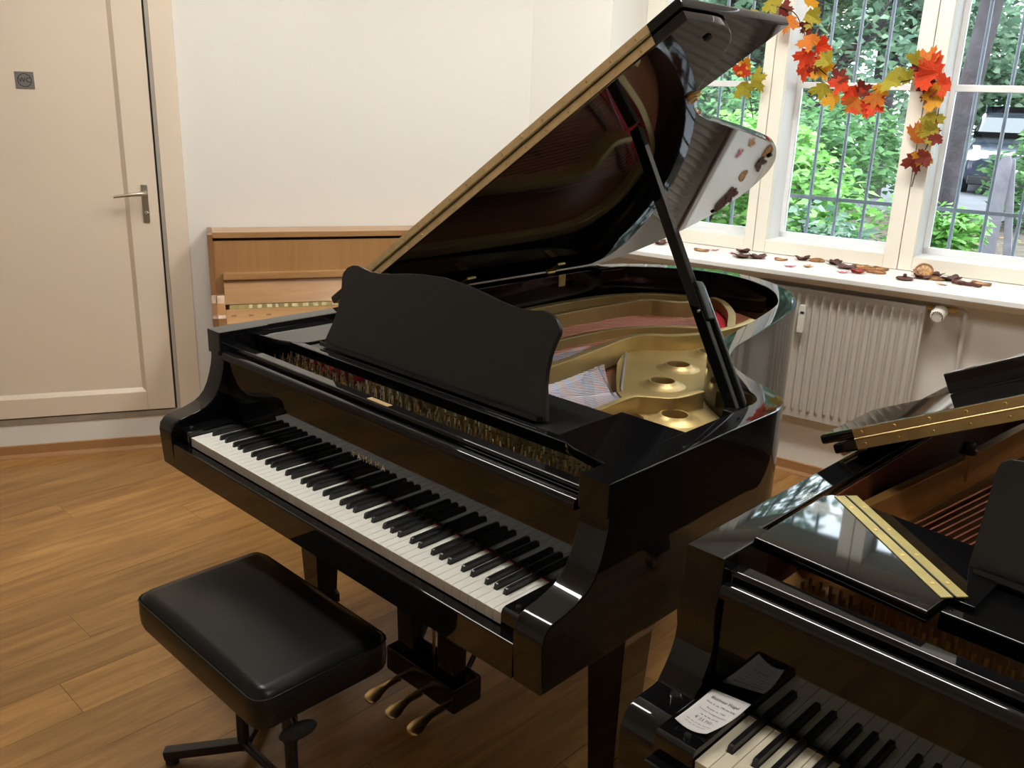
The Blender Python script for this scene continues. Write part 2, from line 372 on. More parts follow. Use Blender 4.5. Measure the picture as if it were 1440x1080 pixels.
MB().prism([(-.290, .925), (-.375, .925), (-.388, .95), (-.290, .95)], -1.056, 1.72, 0).build('sill_moulding', 'sill_paint', w1)
gr = thing('window_grille', 'grey steel bar grille outside the window', 'grille', ww(0, .40), WA)
for k in range(24):
    MB().tube([(-1.35+.139*k, 0, .55), (-1.35+.139*k, 0, 2.7)], .0085, 8).build('bar', 'grille_grey', gr, 50)
for z in (.62, 1.232, 2.45): box('crossbar', (-1.45, -.004, z-.009), (1.95, .004, z+.009), 'grille_grey', gr, 0)

# radiator
rd = thing('radiator', 'cream ribbed panel radiator under the window sill', 'radiator', ww(0, .045, -.006), WA)
RX0, RX1 = -.52, .545; nr = int((RX1-RX0)/.0365); st = 10; xs = [RX0+(RX1-RX0)*i/(nr*st) for i in range(nr*st+1)]
zs = [(.300, 0), (.325, 0), (.340, .55), (.352, 1), (.862, 1), (.876, .55), (.888, 0), (.905, 0)]
v = []; f = []
for z, r in zs:
    for i, xx in enumerate(xs):
        ph = (i % st)/st; h = max(0, math.cos(2*PI*(ph-.5)))**.7 if abs(ph-.5) < .25 else 0
        v.append((xx, -.395-.018*h*r, z))
n = len(xs)
for j in range(len(zs)-1):
    for i in range(n-1): f.append((j*n+i, j*n+i+1, (j+1)*n+i+1, (j+1)*n+i))
mk('front_panel', v, f, 'radiator_enamel', rd, 40)
MB().box((RX0, -.397, .30), (RX1, -.360, .905), .004).build('body', 'radiator_enamel', rd, 35)
for xx in (RX0+.15, RX1-.15): box('bracket', (xx, -.362, .45), (xx+.03, -.336, .8), 'radiator_enamel', rd, 0)
al = thing('heat_meter', 'small white heat cost meter clipped on the radiator', 'meter', ww(.047, -.3685, -.006), WA)
MB().prism([(-.013, .712), (.013, .712), (.015, .72), (.015, .828), (.012, .837), (-.012, .837), (-.015, .828), (-.015, .72)], -.026, 0, 1, .002).build('case', 'plastic_white', al, 35)
box('display', (-.006, -.0275, .800), (.010, -.0255, .810), 'print_black', al, 0); box('foot_clip', (-.006, -.012, .697), (.008, -.002, .712), 'plastic_white', al, 0)
tv = thing('radiator_valve', 'white thermostat valve head with pipe beside the radiator', 'valve', ww(.602, -.325, .887), WA)
M = Matrix.Rotation(rad(100), 3, 'X') @ Matrix.Rotation(0, 3, 'Z')
hd = MB().lathe([(0, .078), (.022, .078), (.028, .073), (.031, .05), (.031, .02), (.024, .008), (.016, 0), (0, 0)], (0, -.005, 0), 28, M).build('head', 'plastic_white', tv, 35)
for k in range(9):
    a = rad(-20+k*22); q = Matrix.Rotation(rad(100), 3, 'X') @ Vector((.0215*math.cos(a), .0215*math.sin(a), .0785)); 
    MB().beam(q+Vector((0, -.005, 0)), q+Vector((0, -.007, 0)), .003, .006, (1, 0, 0)).build('slot', 'dark_gap', hd)
MB().tube([(-.055, .005, .006), (.02, .005, .006), (.06, .005, .008)], .012, 12).build('valve_body', 'brass_dull', tv, 50)
MB().tube([(.05, .005, .008), (.078, .005, .009), (.088, .005, .004), (.092, .005, -.01), (.098, .005, -.3), (.10, .005, -.893)], .009, 12).build('pipe', 'radiator_enamel', tv, 50)

# ================================================================== GRAND PIANOS
CONT = [(.741, .2945), (.741, .40), (.741, .50), (.741, .66), (.741, .735), (.737, .78), (.724, .82), (.702, .855), (.672, .883), (.62, .915), (.55, .955), (.48, 1.01), (.42, 1.09), (.375, 1.20), (.340, 1.36), (.302, 1.54), (.262, 1.714), (.225, 1.845), (.178, 1.945), (.094, 2.07), (-.005, 2.165), (-.144, 2.24), (-.30, 2.268), (-.45, 2.235), (-.59, 2.150), (-.69, 2.04), (-.734, 1.92), (-.741, 1.82), (-.741, 1.5), (-.741, 1.0), (-.741, .5), (-.741, .2945)]
CONT_S = [(q.x, q.y) for q in catmull([(a, b, 0) for a, b in CONT], 4)]
def offset(path, t):
    out = []
    for i, q in enumerate(path):
        a = path[max(0, i-1)]; b = path[min(len(path)-1, i+1)]; d = Vector((b[0]-a[0], b[1]-a[1])).normalized()
        out.append((q[0]-d.y*t, q[1]+d.x*t))
    return out
def rim_mesh(path, t, z0, z1, c=.004):
    po = path; pc = offset(path, c); pi = offset(path, t-c); pj = offset(path, t); v = []; f = []
    for i in range(len(path)):
        v += [(*po[i], z0), (*po[i], z1-c), (po[i][0]*.7+pc[i][0]*.3, po[i][1]*.7+pc[i][1]*.3, z1-c*.3), (*pc[i], z1), (*pi[i], z1), (pj[i][0]*.7+pi[i][0]*.3, pj[i][1]*.7+pi[i][1]*.3, z1-c*.3), (*pj[i], z1-c), (*pj[i], z0)]
    for i in range(len(path)-1):
        for k in range(8): f.append((i*8+k, i*8+(k+1) % 8, (i+1)*8+(k+1) % 8, (i+1)*8+k))
    f += [tuple(range(8)), tuple(range((len(path)-1)*8, len(path)*8))[::-1]]
    return v, f
KP = 1.222/52
PAT = {'C': (0, .60), 'D': (.19, .19), 'E': (.60, 0)}
def key_layout():
    names = ['A', 'B']+['C', 'D', 'E', 'F', 'G', 'A', 'B']*7+['C']; whites = []; blacks = []
    boff = {'A': .58, 'C': .40, 'D': .60, 'F': .36, 'G': .47}   # black centre, as a share of the way across the gap
    for i, nme in enumerate(names): whites.append((i, nme))
    for i, nme in enumerate(names[:-1]):
        if nme in 'ACDFG':
            sh = {'C': -.0022, 'D': .0022, 'F': -.0030, 'G': 0, 'A': .0030}[nme]; blacks.append((i, (i+1)*KP+sh))
    return names, whites, blacks
NAMES, WHITES, BLACKS = key_layout()
WKEY = {}
def white_key_mesh(i, mats):
    nme = NAMES[i]; lc = rc = 0.0008
    bl = {b[0]: b[1] for b in BLACKS}
    L = .0006; Rr = KP-.0006; tl, tr = L, Rr
    if i-1 in bl: tl = bl[i-1]+.0061-i*KP
    if i in bl: tr = bl[i]-.0061-i*KP
    key = (round(tl, 5), round(tr, 5), mats)
    if key in WKEY: return WKEY[key]
    poly = [(L, 0), (Rr, 0), (Rr, .0515)]+([(tr, .0515)] if tr != Rr else [])+[(tr, .156), (tl, .156)]+([(tl, .0515)] if tl != L else [])+[(L, .0515)]
    mb = MB().prism(poly, -.004, 0, 2, .0006); nf = len(mb.f); mb.box((L, .0012, -.026), (Rr, .15, -.0041))
    me = bpy.data.meshes.new('white_key'); me.from_pydata(mb.v, [], mb.f); me.materials.append(MATS[mats[0]]); me.materials.append(MATS[mats[1]])
    for k, p in enumerate(me.polygons): p.material_index = 0 if k < nf else 1
    WKEY[key] = me; return me
def black_key_mesh():
    a, b = .0050, .0042; v = [(-a, .052, -.003), (a, .052, -.003), (a, .152, -.003), (-a, .152, -.003), (-b, .0545, .0105), (b, .0545, .0105), (b, .0590, .0122), (-b, .0590, .0122), (b, .152, .0122), (-b, .152, .0122)]
    f = [(3, 2, 1, 0), (0, 1, 5, 4), (4, 5, 6, 7), (7, 6, 8, 9), (1, 2, 8, 6, 5), (3, 0, 4, 7, 9), (2, 3, 9, 8)]
    bm = bmesh.new(); vv = [bm.verts.new(q) for q in v]
    for q in f: bm.faces.new([vv[i] for i in q])
    bmesh.ops.recalc_face_normals(bm, faces=bm.faces); bmesh.ops.bevel(bm, geom=list(bm.edges), offset=.0007, segments=1, affect='EDGES')
    me = bpy.data.meshes.new('black_key'); bm.to_mesh(me); bm.free(); me.materials.append(MATS['black_key']); return me
BKEY = black_key_mesh()
def keyboard(root, zk, mats):
    for i, nme in WHITES:
        o = link(bpy.data.objects.new('white_key', white_key_mesh(i, mats)), root); o.location = (-.611+i*KP, 0, zk)
    for i, xc in BLACKS:
        o = link(bpy.data.objects.new('black_key', BKEY), root); o.location = (-.611+xc, 0, zk)
def grand_case(root, hw, zt, zk, arm, cont, rimt, mats, inner=None):
    """case, arms, key bed, keys, fallboard and front rails shared by both grands"""
    v, f = rim_mesh(cont, rimt, .631, zt); mk('rim', v, f, 'black_gloss', root, 30)
    if inner:
        v, f = rim_mesh(offset(cont, rimt+.0005), .004, .70, zt-.02, .001); mk('inner_rim', v, f, inner, root, 30)
    ai = hw-.073
    for s in (-1, 1):
        mb = MB().prism([(y, z) for y, z in arm], min(s*hw, s*ai), max(s*hw, s*ai), 0, .004, lambda q: q.y > .294); mb.build('arm', 'black_gloss', root, 32)
        x0, x1 = sorted((s*.6125, s*(ai-.001)))
        kb = MB().prism([(-.004, .66), (-.004, zk+.004), (.0, zk+.012), (.008, zk+.015), (.151, zk+.015), (.151, .66)], x0, x1, 0, .0015).build('key_block', 'black_gloss', root, 30)
        MB().lathe([(0, .006), (.0045, .006), (.006, .004), (.006, 0), (0, 0)], (s*.638, .018, zk+.015), 12).build('screw', 'black_metal', kb, 40)
    box('key_bed', (-ai, -.002, .631), (ai, .62, .664), 'black_gloss', root, .003)
    MB().prism([(-.026, .632), (-.026, .7015), (-.0245, .7050), (-.021, .7065), (-.003, .7065), (-.003, .632)], -ai+.001, ai-.001, 0, .001).build('key_slip', 'black_gloss', root, 30)
    keyboard(root, zk, mats)
    box('key_felt', (-.611, .1520, zk-.006), (.611, .1533, zk+.0015), 'red_felt' if not inner else 'black_felt', root, 0)
    fb = MB().box((-ai+.004, .1535, zk+.006), (ai-.004, .163, .9225), .002).build('fallboard', 'black_gloss', root, 30)
    lip = [(.139, .922), (.1345, .926), (.1340, .936), (.138, .9435), (.145, .947), (.157, .947), (.162, .944), (.162, .9215)]
    MB().prism(lip, -ai+.006, ai-.006, 0, .001).build('lip', 'black_gloss', fb, 40)
    st = MB().prism([(.166, .92), (.166, .952), (.169, .958), (.174, .960), (.198, .960), (.203, .958), (.206, .952), (.206, .92)], -ai+.001, ai-.001, 0, .001).build('stretcher', 'black_gloss', root, 40)
    return fb, st, ai
def grand_leg(root, x, y, zt=.632):
    mb = MB(); zs = [(zt, .062), (.56, .060), (.52, .052), (.12, .036), (.105, .042), (.075, .042)]; v = []; f = []
    for z, h in zs: v += [(x-h, y-h, z), (x+h, y-h, z), (x+h, y+h, z), (x-h, y+h, z)]
    for i in range(len(zs)-1):
        for k in range(4): f.append((i*4+k, i*4+(k+1) % 4, (i+1)*4+(k+1) % 4, (i+1)*4+k))
    f += [(0, 1, 2, 3), tuple(range(len(v)-4, len(v)))]
    lg = mk('leg', v, f, 'black_gloss', root)
    MB().lathe([(0, .0), (.034, 0), (.036, .004), (.036, .030), (.034, .034), (0, .034)], (x-.017, y, .036), 20, Matrix.Rotation(rad(90), 3, 'Y')).build('caster_wheel', 'brass', lg, 40)
    MB().box((x-.026, y-.02, .045), (x+.026, y+.02, .08), .003).build('caster_fork', 'brass', lg, 35)
def lyre(root, cx, cy):
    ly = box('lyre_box', (cx-.145, cy-.045, .085), (cx+.145, cy+.06, .165), 'black_gloss', root, .008)
    for s in (-1, 1): MB().prism([(s*.085+cx-.034, .16), (s*.085+cx+.034, .16), (s*.095+cx+.040, .632), (s*.095+cx-.040, .632)], cy-.022, cy+.022, 1, .004).build('lyre_post', 'black_gloss', ly, 35)
    box('lyre_head', (cx-.17, cy-.05, .60), (cx+.17, cy+.07, .632), 'black_gloss', ly, .003)
    for k in (-1, 0, 1):
        MB().tube([(cx+k*.022, cy+.03, .15), (cx+k*.022, cy+.03, .61)], .0045, 8).build('pedal_rod', 'brass_dull', ly, 50)
        px = cx+k*.092
        rows = [(cy-.04, .013, .084, .074), (cy-.085, .013, .083, .073), (cy-.105, .018, .080, .069), (cy-.125, .025, .073, .061), (cy-.143, .024, .066, .056), (cy-.152, .013, .063, .056)]
        v = []; f = []
        for y, h, zt, zb in rows: v += [(px-h, y, zt-.004), (px-h*.6, y, zt), (px+h*.6, y, zt), (px+h, y, zt-.004), (px+h*.8, y, zb), (px-h*.8, y, zb)]
        for i in range(len(rows)-1):
            for q in range(6): f.append((i*6+q, i*6+(q+1) % 6, (i+1)*6+(q+1) % 6, (i+1)*6+q))
        f += [tuple(range(6)), tuple(range(len(v)-6, len(v)))]
        mk('pedal', v, f, 'brass', ly, 60)
    for s in (-1, 1): MB().tube([(cx+s*.10, cy+.05, .17), (cx+s*.12, cy+.36, .64)], .008, 8).build('lyre_brace', 'black_metal', ly, 50)

# ------------------------------------------------------------------ main grand
gp = thing('grand_piano', 'open black concert grand with its lid propped high before the leather bench', 'grand piano')
ARM = [(-.024, .631), (-.029, .70), (-.0305, .735), (-.026, .753), (-.014, .7665), (.004, .774), (.03, .7785), (.055, .785), (.078, .793), (.096, .804), (.111, .820), (.123, .842), (.133, .870), (.140, .897), (.1435, .918), (.1435, .931), (.1365, .935), (.1365, 1.0025), (.2944, 1.0025), (.2944, .631)]
fb, st, ai = grand_case(gp, .741, 1.0025, .735, ARM, CONT_S, .066, ('white_key', 'key_front_shaded'))
t = textmesh('YAMAHA', .0225, spacing=2.05, extrude=.0002); t.materials.append(MATS['brass']); o = link(bpy.data.objects.new('lettering', t), fb); o.location = (-.002, .1531, .813); o.rotation_euler = (PI/2, 0, 0); o.scale = (.86, 1, 1)
box('lock_plate', (-.034, .176, .9598), (.046, .191, .9612), 'hinge_brass', st, .0004)
for x, y in ((-.575, .385), (.605, .40), (-.25, 1.93)): grand_leg(gp, x, y)
lyre(gp, .015, .345)
# top front: side wings, desk rail and music desk
WZ = .986
for s in (-1, 1):
    poly = [(s*.674, .243), (s*.60, .250), (s*.55, .259), (s*.50, .280), (s*.482, .298), (s*.478, .32), (s*.478, .518), (s*.674, .518)]
    MB().prism(poly if s > 0 else poly, WZ-.022, WZ, 2, .003).build('side_shelf', 'black_gloss', gp, 30)
box('desk_rail', (-.545, .272, .957), (.545, .298, .985), 'black_gloss', gp, .003)
box('desk_tray', (-.47, .298, .968), (.47, .500, .980), 'black_satin', gp, .002)
dt = rad(16); half = [(.425, 0), (.413, .035), (.400, .072), (.394, .105), (.393, .138), (.397, .168), (.404, .193), (.402, .207), (.388, .224), (.368, .233), (.345, .236), (.315, .231), (.285, .228), (.25, .229), (.20, .235), (.14, .245), (.08, .253), (0, .258)]
outl = [(a-.015, b) for a, b in half]+[(-a-.015, b) for a, b in half[::-1][1:]]
md = MB().prism(outl, -.007, .007, 1, .002).build('music_desk', 'black_satin', gp, 30)
md.location = (0, .338, .986); md.rotation_euler = (-dt, 0, 0)
box('desk_ledge', (-.43, -.028, -.006), (.40, -.006, .006), 'black_gloss', md, .002)
for x in (-.3, .27): box('desk_hinge', (x-.03, .006, 0), (x+.03, .010, .02), 'brass', md, 0)
# interior
inn = offset(CONT_S, .067); inn = [(x, y) for x, y in inn if y > .26]
MB().prism([(inn[0][0], .26)]+inn+[(inn[-1][0], .26)], .845, .855).build('soundboard', 'soundboard', gp)
def band(path, t, z0, z1, name, mat, parent, c=.003):
    v, f = rim_mesh(path, t, z0, z1, c); return mk(name, v, f, mat, parent, 30)
pl = MB().prism([(-.66, .245), (.66, .245), (.66, .50), (.45, .53), (.20, .49), (-.10, .50), (-.40, .56), (-.66, .62)], .880, .894, 2, .002).build('cast_plate', 'plate_gold', gp, 30)
HOLES = [(.165, 1.40), (.187, 1.19), (.255, 1.01), (.447, .79)]
treb = [(-.035, 1.21), (.03, 1.09), (.10, .995), (.205, .862), (.335, .762), (.385, .742), (.46, .66), (.55, .55), (.62, .50), (.665, .50), (.665, .72), (.655, .78), (.60, .84), (.52, .89), (.45, .95), (.39, 1.03), (.34, 1.11), (.295, 1.24), (.255, 1.42), (.225, 1.57), (.19, 1.70), (.155, 1.78), (.11, 1.80), (.095, 1.62), (.07, 1.48), (.02, 1.35)]
bm = bmesh.new()
def ring_edges(pts):
    vs_ = [bm.verts.new((x, y, .894)) for x, y in pts]; return [bm.edges.new((vs_[i], vs_[(i+1) % len(vs_)])) for i in range(len(vs_))]
ed = ring_edges(treb)
for hx, hy in HOLES: ed += ring_edges([(hx+.033*math.cos(2*PI*k/24), hy+.033*math.sin(2*PI*k/24)) for k in range(24)])
bmesh.ops.triangle_fill(bm, use_beauty=True, use_dissolve=False, edges=ed)
for fc in list(bm.faces):
    c = fc.calc_center_median()
    if any((c.x-hx)**2+(c.y-hy)**2 < .031**2 for hx, hy in HOLES): bm.faces.remove(fc)
g = bmesh.ops.extrude_face_region(bm, geom=list(bm.faces)); bmesh.ops.translate(bm, verts=[q for q in g['geom'] if isinstance(q, bmesh.types.BMVert)], vec=(0, 0, -.014))
bmesh.ops.recalc_face_normals(bm, faces=bm.faces); mb = MB(); mb.bm(bm); mb.build('treble_web', 'plate_gold', pl)
for hx, hy in HOLES:
    MB().lathe([(.033, -.014), (.0325, .009), (.0345, .0145), (.038, .0150), (.043, .0105), (.052, .0040), (.068, .0003)], (hx, hy, .894), 40, None, False).build('web_hole', 'plate_gold', pl, 50)
def strut(path, w, z0, z1, name='strut', mat='plate_gold', par=None):
    path = [(q.x, q.y) for q in catmull([(a, b, 0) for a, b in path], 6)]; a = offset(path, -w/2)
    return band(a, w, z0, z1, name, mat, par or pl, .004)
strut([(.03, .48), (.022, .79), (-.007, 1.005), (-.034, 1.22), (-.01, 1.30), (.05, 1.36), (.10, 1.48), (.115, 1.66), (.10, 1.78)], .026, .870, .945)
strut([(-.42, .50), (-.40, 1.05), (-.385, 1.45), (-.345, 1.72), (-.28, 1.78), (-.22, 1.83), (-.20, 1.92)], .026, .870, .945)
strut([(.352, .48), (.345, .62), (.339, .745), (.375, .785), (.42, .83), (.435, .93)], .020, .870, .940)
strut([(-.22, .50), (-.205, .9), (-.19, 1.28), (-.12, 1.46), (-.04, 1.56), (.07, 1.63)], .022, .870, .925)
strut([(-.30, 2.17), (-.22, 2.12), (-.10, 1.98), (-.01, 1.83), (.06, 1.70), (.10, 1.62)], .030, .862, .905, 'hitch_rail')
strut([(-.655, .62), (-.65, 1.2), (-.63, 1.75), (-.56, 1.98), (-.46, 2.10), (-.30, 2.17)], .035, .862, .900, 'hitch_rail')
# hitch pins on red felt, bridges
strut([(-.335, 2.11), (-.24, 2.05), (-.13, 1.93), (-.05, 1.80), (.015, 1.68)], .075, .856, .868, 'hitch_felt', 'red_felt', gp)
strut([(-.375, 2.06), (-.28, 1.97), (-.17, 1.82), (-.09, 1.68), (-.05, 1.60)], .022, .856, .880, 'bass_bridge', 'bridge_wood', gp)
strut([(-.30, 1.50), (-.15, 1.20), (-.032, 1.014), (.079, .897), (.198, .765), (.31, .68), (.45, .58)], .024, .856, .884, 'long_bridge', 'bridge_wood', gp)
mb = MB(); mc = MB(); pn = MB()
for k in range(27):
    t = k/26; a = (-.60+.30*t, .45, .897); b = (-.375+.325*t, 2.06-.46*t, .886); c = (b[0]+.06, b[1]+.09, .876)
    mc.tube([a, b, c], .0022 if k < 16 else .0018, 5, False)
for k in range(34):
    t = k/33; x0 = -.27+.27*t; hx = [(-.03, 1.20), (.20, .866)]; b = (-.16+.36*t, 1.24-.40*t, .888); mb.tube([(x0, .45, .897), b], .0011, 4, False)
for k in range(24):
    t = k/23; mb.tube([(.06+.24*t, .45, .897), (.20+.13*t, .865-.10*t, .888)], .0008, 4, False)
for k in range(24):
    t = k/23; mb.tube([(.37+.25*t, .45, .897), (.385+.235*t, .742-.24*t, .890)], .0008, 4, False)
stuff(mc.build('bass_string', 'copper', gp)); stuff(mb.build('treble_string', 'steel', gp))
for k in range(60):   # hitch pins along bridge and rails
    t = k/59; p = (-.33+.34*t, 2.10-.42*t)
    pn.tube([(p[0], p[1], .866), (p[0], p[1], .886)], .0022, 5)
    q = (-.03+.235*t, 1.19-.33*t); pn.tube([(q[0]+.012, q[1]+.012, .893), (q[0]+.008, q[1]+.008, .904)], .0018, 5)
    r = (-.16+.50*t, 1.20-.545*t+.08*t*t); pn.tube([(r[0], r[1], .88), (r[0], r[1], .892)], .0016, 5)
stuff(pn.build('hitch_pin', 'steel', gp, 60))
tp = MB(); tc = MB(); rng = random.Random(7)
for x0, x1, n in ((-.60, -.30, 17), (-.235, .012, 15), (.055, .325, 16), (.372, .62, 15)):
    for k in range(n):
        x = x0+(x1-x0)*k/(n-1)
        for r in range(3):
            xx = x+.003*r; y = .272+.026*r+(.006 if k % 2 else 0); tp.tube([(xx, y, .893), (xx, y-.003, .933)], .0034, 6); tc.tube([(xx, y, .893), (xx, y-.0015, .915)], .0046, 6); 
stuff(tp.build('tuning_pin', 'chrome', gp, 60)); stuff(tc.build('pin_coil', 'brass', gp, 60))
for x in (-.268, .034, .348): box('plate_rib', (x-.006, .246, .893), (x+.006, .44, .912), 'plate_gold', pl, .002)
MB().lathe([(0, .012), (.03, .011), (.045, .007), (.05, 0), (0, 0)], (-.268, .285, .894), 30).build('plate_boss', 'brass', pl, 40)
MB().prism([(-.60, .345), (-.31, .345), (-.31, .41), (-.59, .44)], .8945, .8965).build('pin_felt', 'red_felt', gp)
# lid, folded front flap, hinge, prop
LA = rad(33.9)
lidp = [(x, y) for x, y in offset(CONT_S, -.008) if y > .622]
lidp = [(x if x > -.735 else -.741-.028*min(1, max(0, (-.735-x)/.012)), y) for x, y in lidp]; lidp = [(lidp[0][0], .622)]+lidp+[(lidp[-1][0], .622)]
lid = MB().prism([(x+.741, y) for x, y in lidp], .001, .025, 2, .004).build('lid', 'black_gloss', gp, 30)
lid.location = (-.741, 0, 1.0035); lid.rotation_euler = (0, -LA, 0)
fl = MB().box((-.060, .622, .0300), (1.493, 1.090, .0560), .006).build('front_flap', 'black_gloss', lid, 30)
hg = MB().box((.045, .6195, .004), (1.40, .6222, .0235)).build('hinge_leaf', 'hinge_brass', lid)
h2 = MB().box((.045, .6195, .0325), (1.40, .6222, .0520)).build('hinge_leaf', 'hinge_brass', lid)
MB().tube([(.045, .6200, .0280), (1.40, .6200, .0280)], .0032, 8).build('hinge_pin', 'brass_old', lid, 50)
mb = MB()
for k in range(17):
    x = .075+k*.0805
    for z in (.0138, .0425): mb.lathe([(0, .0012), (.0028, .0010), (.0034, 0), (0, 0)], (x, .6196, z), 10, Matrix.Rotation(rad(90), 3, 'X'))
stuff(mb.build('hinge_screw', 'brass_dull', lid, 40))
for u, y in ((1.446, .761), (.897, 1.943), (.44, 2.225)): MB().box((u-.008, y-.008, -.005), (u+.008, y+.008, .0015), .002).build('bumper', 'rubber', lid, 35)
MB().lathe([(0, -.004), (.020, -.004), (.022, -.002), (.022, .001), (0, .001)], (1.228, 1.004, 0), 24).build('catch_plate', 'brass', lid, 40)
MB().tube([(1.220+.012*math.cos(a), 1.004+.012*math.sin(a), -.008) for a in [2*PI*k/16 for k in range(17)]], .003, 8).build('catch_ring', 'brass', lid, 60)
for u, y in ((.0, 1.135), (.0, 1.63), (.0, .80)):
    MB().box((.01, y-.022, -.0035), (.075, y+.022, .0012), .001).build('lid_hinge', 'brass_dull', lid, 35)
    MB().tube([(.004, y-.022, -.003), (.004, y+.022, -.003)], .0055, 10).build('hinge_knuckle', 'brass_dull', lid, 50)
    box('rim_hinge', (-.6748, y-.020, .955), (-.6720, y+.020, 1.0024), 'brass_dull', gp, .0005)
PB = Vector((.640, .752, .965)); PT = Vector((.156, .930, 1.600)); sd = Vector((0, 1, 0)); pd = PT-PB
pr = MB().beam(PB, PT, .022, .030, sd, .003).build('prop_stick', 'black_gloss', gp, 35)
MB().beam(PB+Vector((.012, .020, 0)), PB+pd*.42+Vector((.010, .020, 0)), .014, .030, sd, .003).build('short_prop', 'black_gloss', pr, 35)
MB().beam(PB+pd*.30+Vector((.004, .010, 0)), PB+pd*.43+Vector((.004, .010, 0)), .030, .040, sd, .004).build('prop_clamp', 'black_satin', pr, 35)
MB().lathe([(0, .004), (.004, .003), (.0055, 0), (0, 0)], PB+pd*.335+Vector((.003, -.0105, .006)), 10, Matrix.Rotation(rad(90), 3, 'X')).build('pivot_screw', 'chrome', pr, 40)
box('prop_base', (.622, .715, .955), (.676, .80, .985), 'black_gloss', gp, .004)

# ------------------------------------------------------------------ second grand
PO = Vector((1.70, -.082, 0)); PR = rad(-.8)
g2 = thing('grand_piano', 'black grand with lid half raised and price sheet beside its keys', 'grand piano', PO, PR)
H2 = .757; sc2 = (1.90-.137)/(2.268-.137)
C2 = [(x*H2/.741, .2945+(y-.2945)*(1.90-.2945)/(2.268-.2945)) for x, y in CONT_S]
ARM2 = [(.012, .631), (.006, .66), (.006, .700), (.010, .718), (.022, .734), (.040, .7425), (.065, .744), (.090, .7445), (.104, .7465), (.107, .752), (.120, .768), (.134, .789), (.143, .812), (.146, .836), (.141, .862), (.139, .90), (.150, .93), (.150, .985), (.2944, .985), (.2944, .631)]
fb2, st2, ai2 = grand_case(g2, H2, .985, .735, ARM2, C2, .056, ('ivory_key', 'ivory_key'), 'mahogany')
for x, y in ((-.58, .36), (.58, .36), (-.2, 1.58)): grand_leg(g2, x, y)
lyre(g2, 0, .345)
# top boards: corner flap with its diagonal hinge, shelf, rail, desk
Z2 = .986
for s in (-1, 1):
    tri = [(s*.688, .246), (s*.400, .228), (s*.395, .300), (s*.650, .508), (s*.668, .514), (s*.682, .508), (s*.690, .492)]
    cf = MB().prism(tri, Z2-.016, Z2+.004, 2, .003).build('corner_flap', 'black_gloss', g2, 30)
    a = Vector((s*.660, .520, 0)); b = Vector((s*.388, .298, 0)); d = (b-a).normalized(); nn = Vector((-d.y, d.x, 0))
    if nn.y < 0: nn = -nn
    for k, (o0, o1) in enumerate(((-.022, -.003), (.002, .021))):
        MB().prism([tuple((q+nn*oo)[:2]) for q, oo in ((a, o0), (b, o0), (b, o1), (a, o1))], Z2+.0035, Z2+.0055).build('flap_hinge', 'brass_olive', cf)
    MB().tube([a+Vector((0, 0, Z2+.005)), b+Vector((0, 0, Z2+.005))], .0022, 6).build('flap_hinge_pin', 'black_metal', cf, 50)
    for k in range(4):
        for oo in (-.0125, .0115):
            q = a+(b-a)*(.14+.25*k)+nn*oo; MB().lathe([(0, .001), (.0035, .0008), (.004, 0), (0, 0)], (q.x, q.y, Z2+.0054), 10).build('flap_hinge_screw', 'brass_dull', cf, 40)
    MB().prism([(s*.640, .522), (s*.392, .320), (s*.392, .30), (s*.36, .30), (s*.36, .50), (s*.46, .505), (s*.62, .522)], Z2-.018, Z2, 2, .001).build('side_shelf', 'black_gloss', g2, 30)
box('desk_rail', (-.395, .262, .950), (.395, .286, .980), 'black_gloss', g2, .003)
box('desk_tray', (-.42, .286, .966), (.42, .505, .974), 'black_gloss', g2, .002)
half = [(.412, 0), (.412, .165), (.408, .175), (.398, .182), (.385, .184), (.30, .19), (.15, .205), (0, .21)]
md2 = MB().prism([(a, b) for a, b in half]+[(-a, b) for a, b in half[::-1][1:]], -.007, .007, 1, .002).build('music_desk', 'black_satin', g2, 30)
md2.location = (0, .432, .981); md2.rotation_euler = (-dt, 0, 0)
box('desk_ledge', (-.40, -.03, -.006), (.40, -.006, .006), 'black_gloss', md2, .002)
# interior of the second grand
in2 = offset(C2, .062); in2 = [(x, y) for x, y in in2 if y > .26]
MB().prism([(in2[0][0], .26)]+in2+[(in2[-1][0], .26)], .835, .845).build('soundboard', 'soundboard', g2)
pl2 = MB().prism([(-.67, .24), (.67, .24), (.67, .60), (.40, .62), (0, .60), (-.45, .62), (-.60, .66), (-.67, .74)], .870, .884, 2, .002).build('cast_plate', 'plate_bronze', g2, 30)
strut([(-.668, .40), (-.662, .60), (-.622, 1.03), (-.590, 1.43), (-.52, 1.62), (-.40, 1.74)], .022, .860, .944, mat='plate_bronze', par=pl2)
strut([(-.635, .52), (-.630, .72), (-.602, 1.08), (-.570, 1.44), (-.50, 1.60)], .030, .856, .888, 'plate_flange', 'plate_bronze', pl2)
strut([(-.25, .55), (-.20, 1.0), (-.12, 1.35), (-.05, 1.45)], .022, .856, .935, mat='plate_bronze', par=pl2)
strut([(.12, .55), (.14, .85), (.18, 1.05), (.25, 1.12)], .022, .856, .935, mat='plate_bronze', par=pl2)
strut([(.42, .55), (.43, .66), (.45, .75)], .022, .856, .935, mat='plate_bronze', par=pl2)
strut([(-.45, 1.72), (-.25, 1.68), (-.05, 1.50), (.10, 1.28), (.25, 1.02), (.48, .78), (.64, .66)], .06, .856, .890, 'hitch_rail', 'plate_bronze', pl2)
po = MB().tube([(-.617, 1.038, .885), (-.617, 1.038, .955)], [.011, .009], 14).build('plate_post', 'plate_bronze', pl2, 50)
MB().lathe([(0, .028), (.010, .027), (.014, .022), (.014, .012), (.018, .008), (.018, 0), (0, 0)], (-.617, 1.038, .953), 16).build('post_knob', 'black_metal', po, 40)
mc = MB()
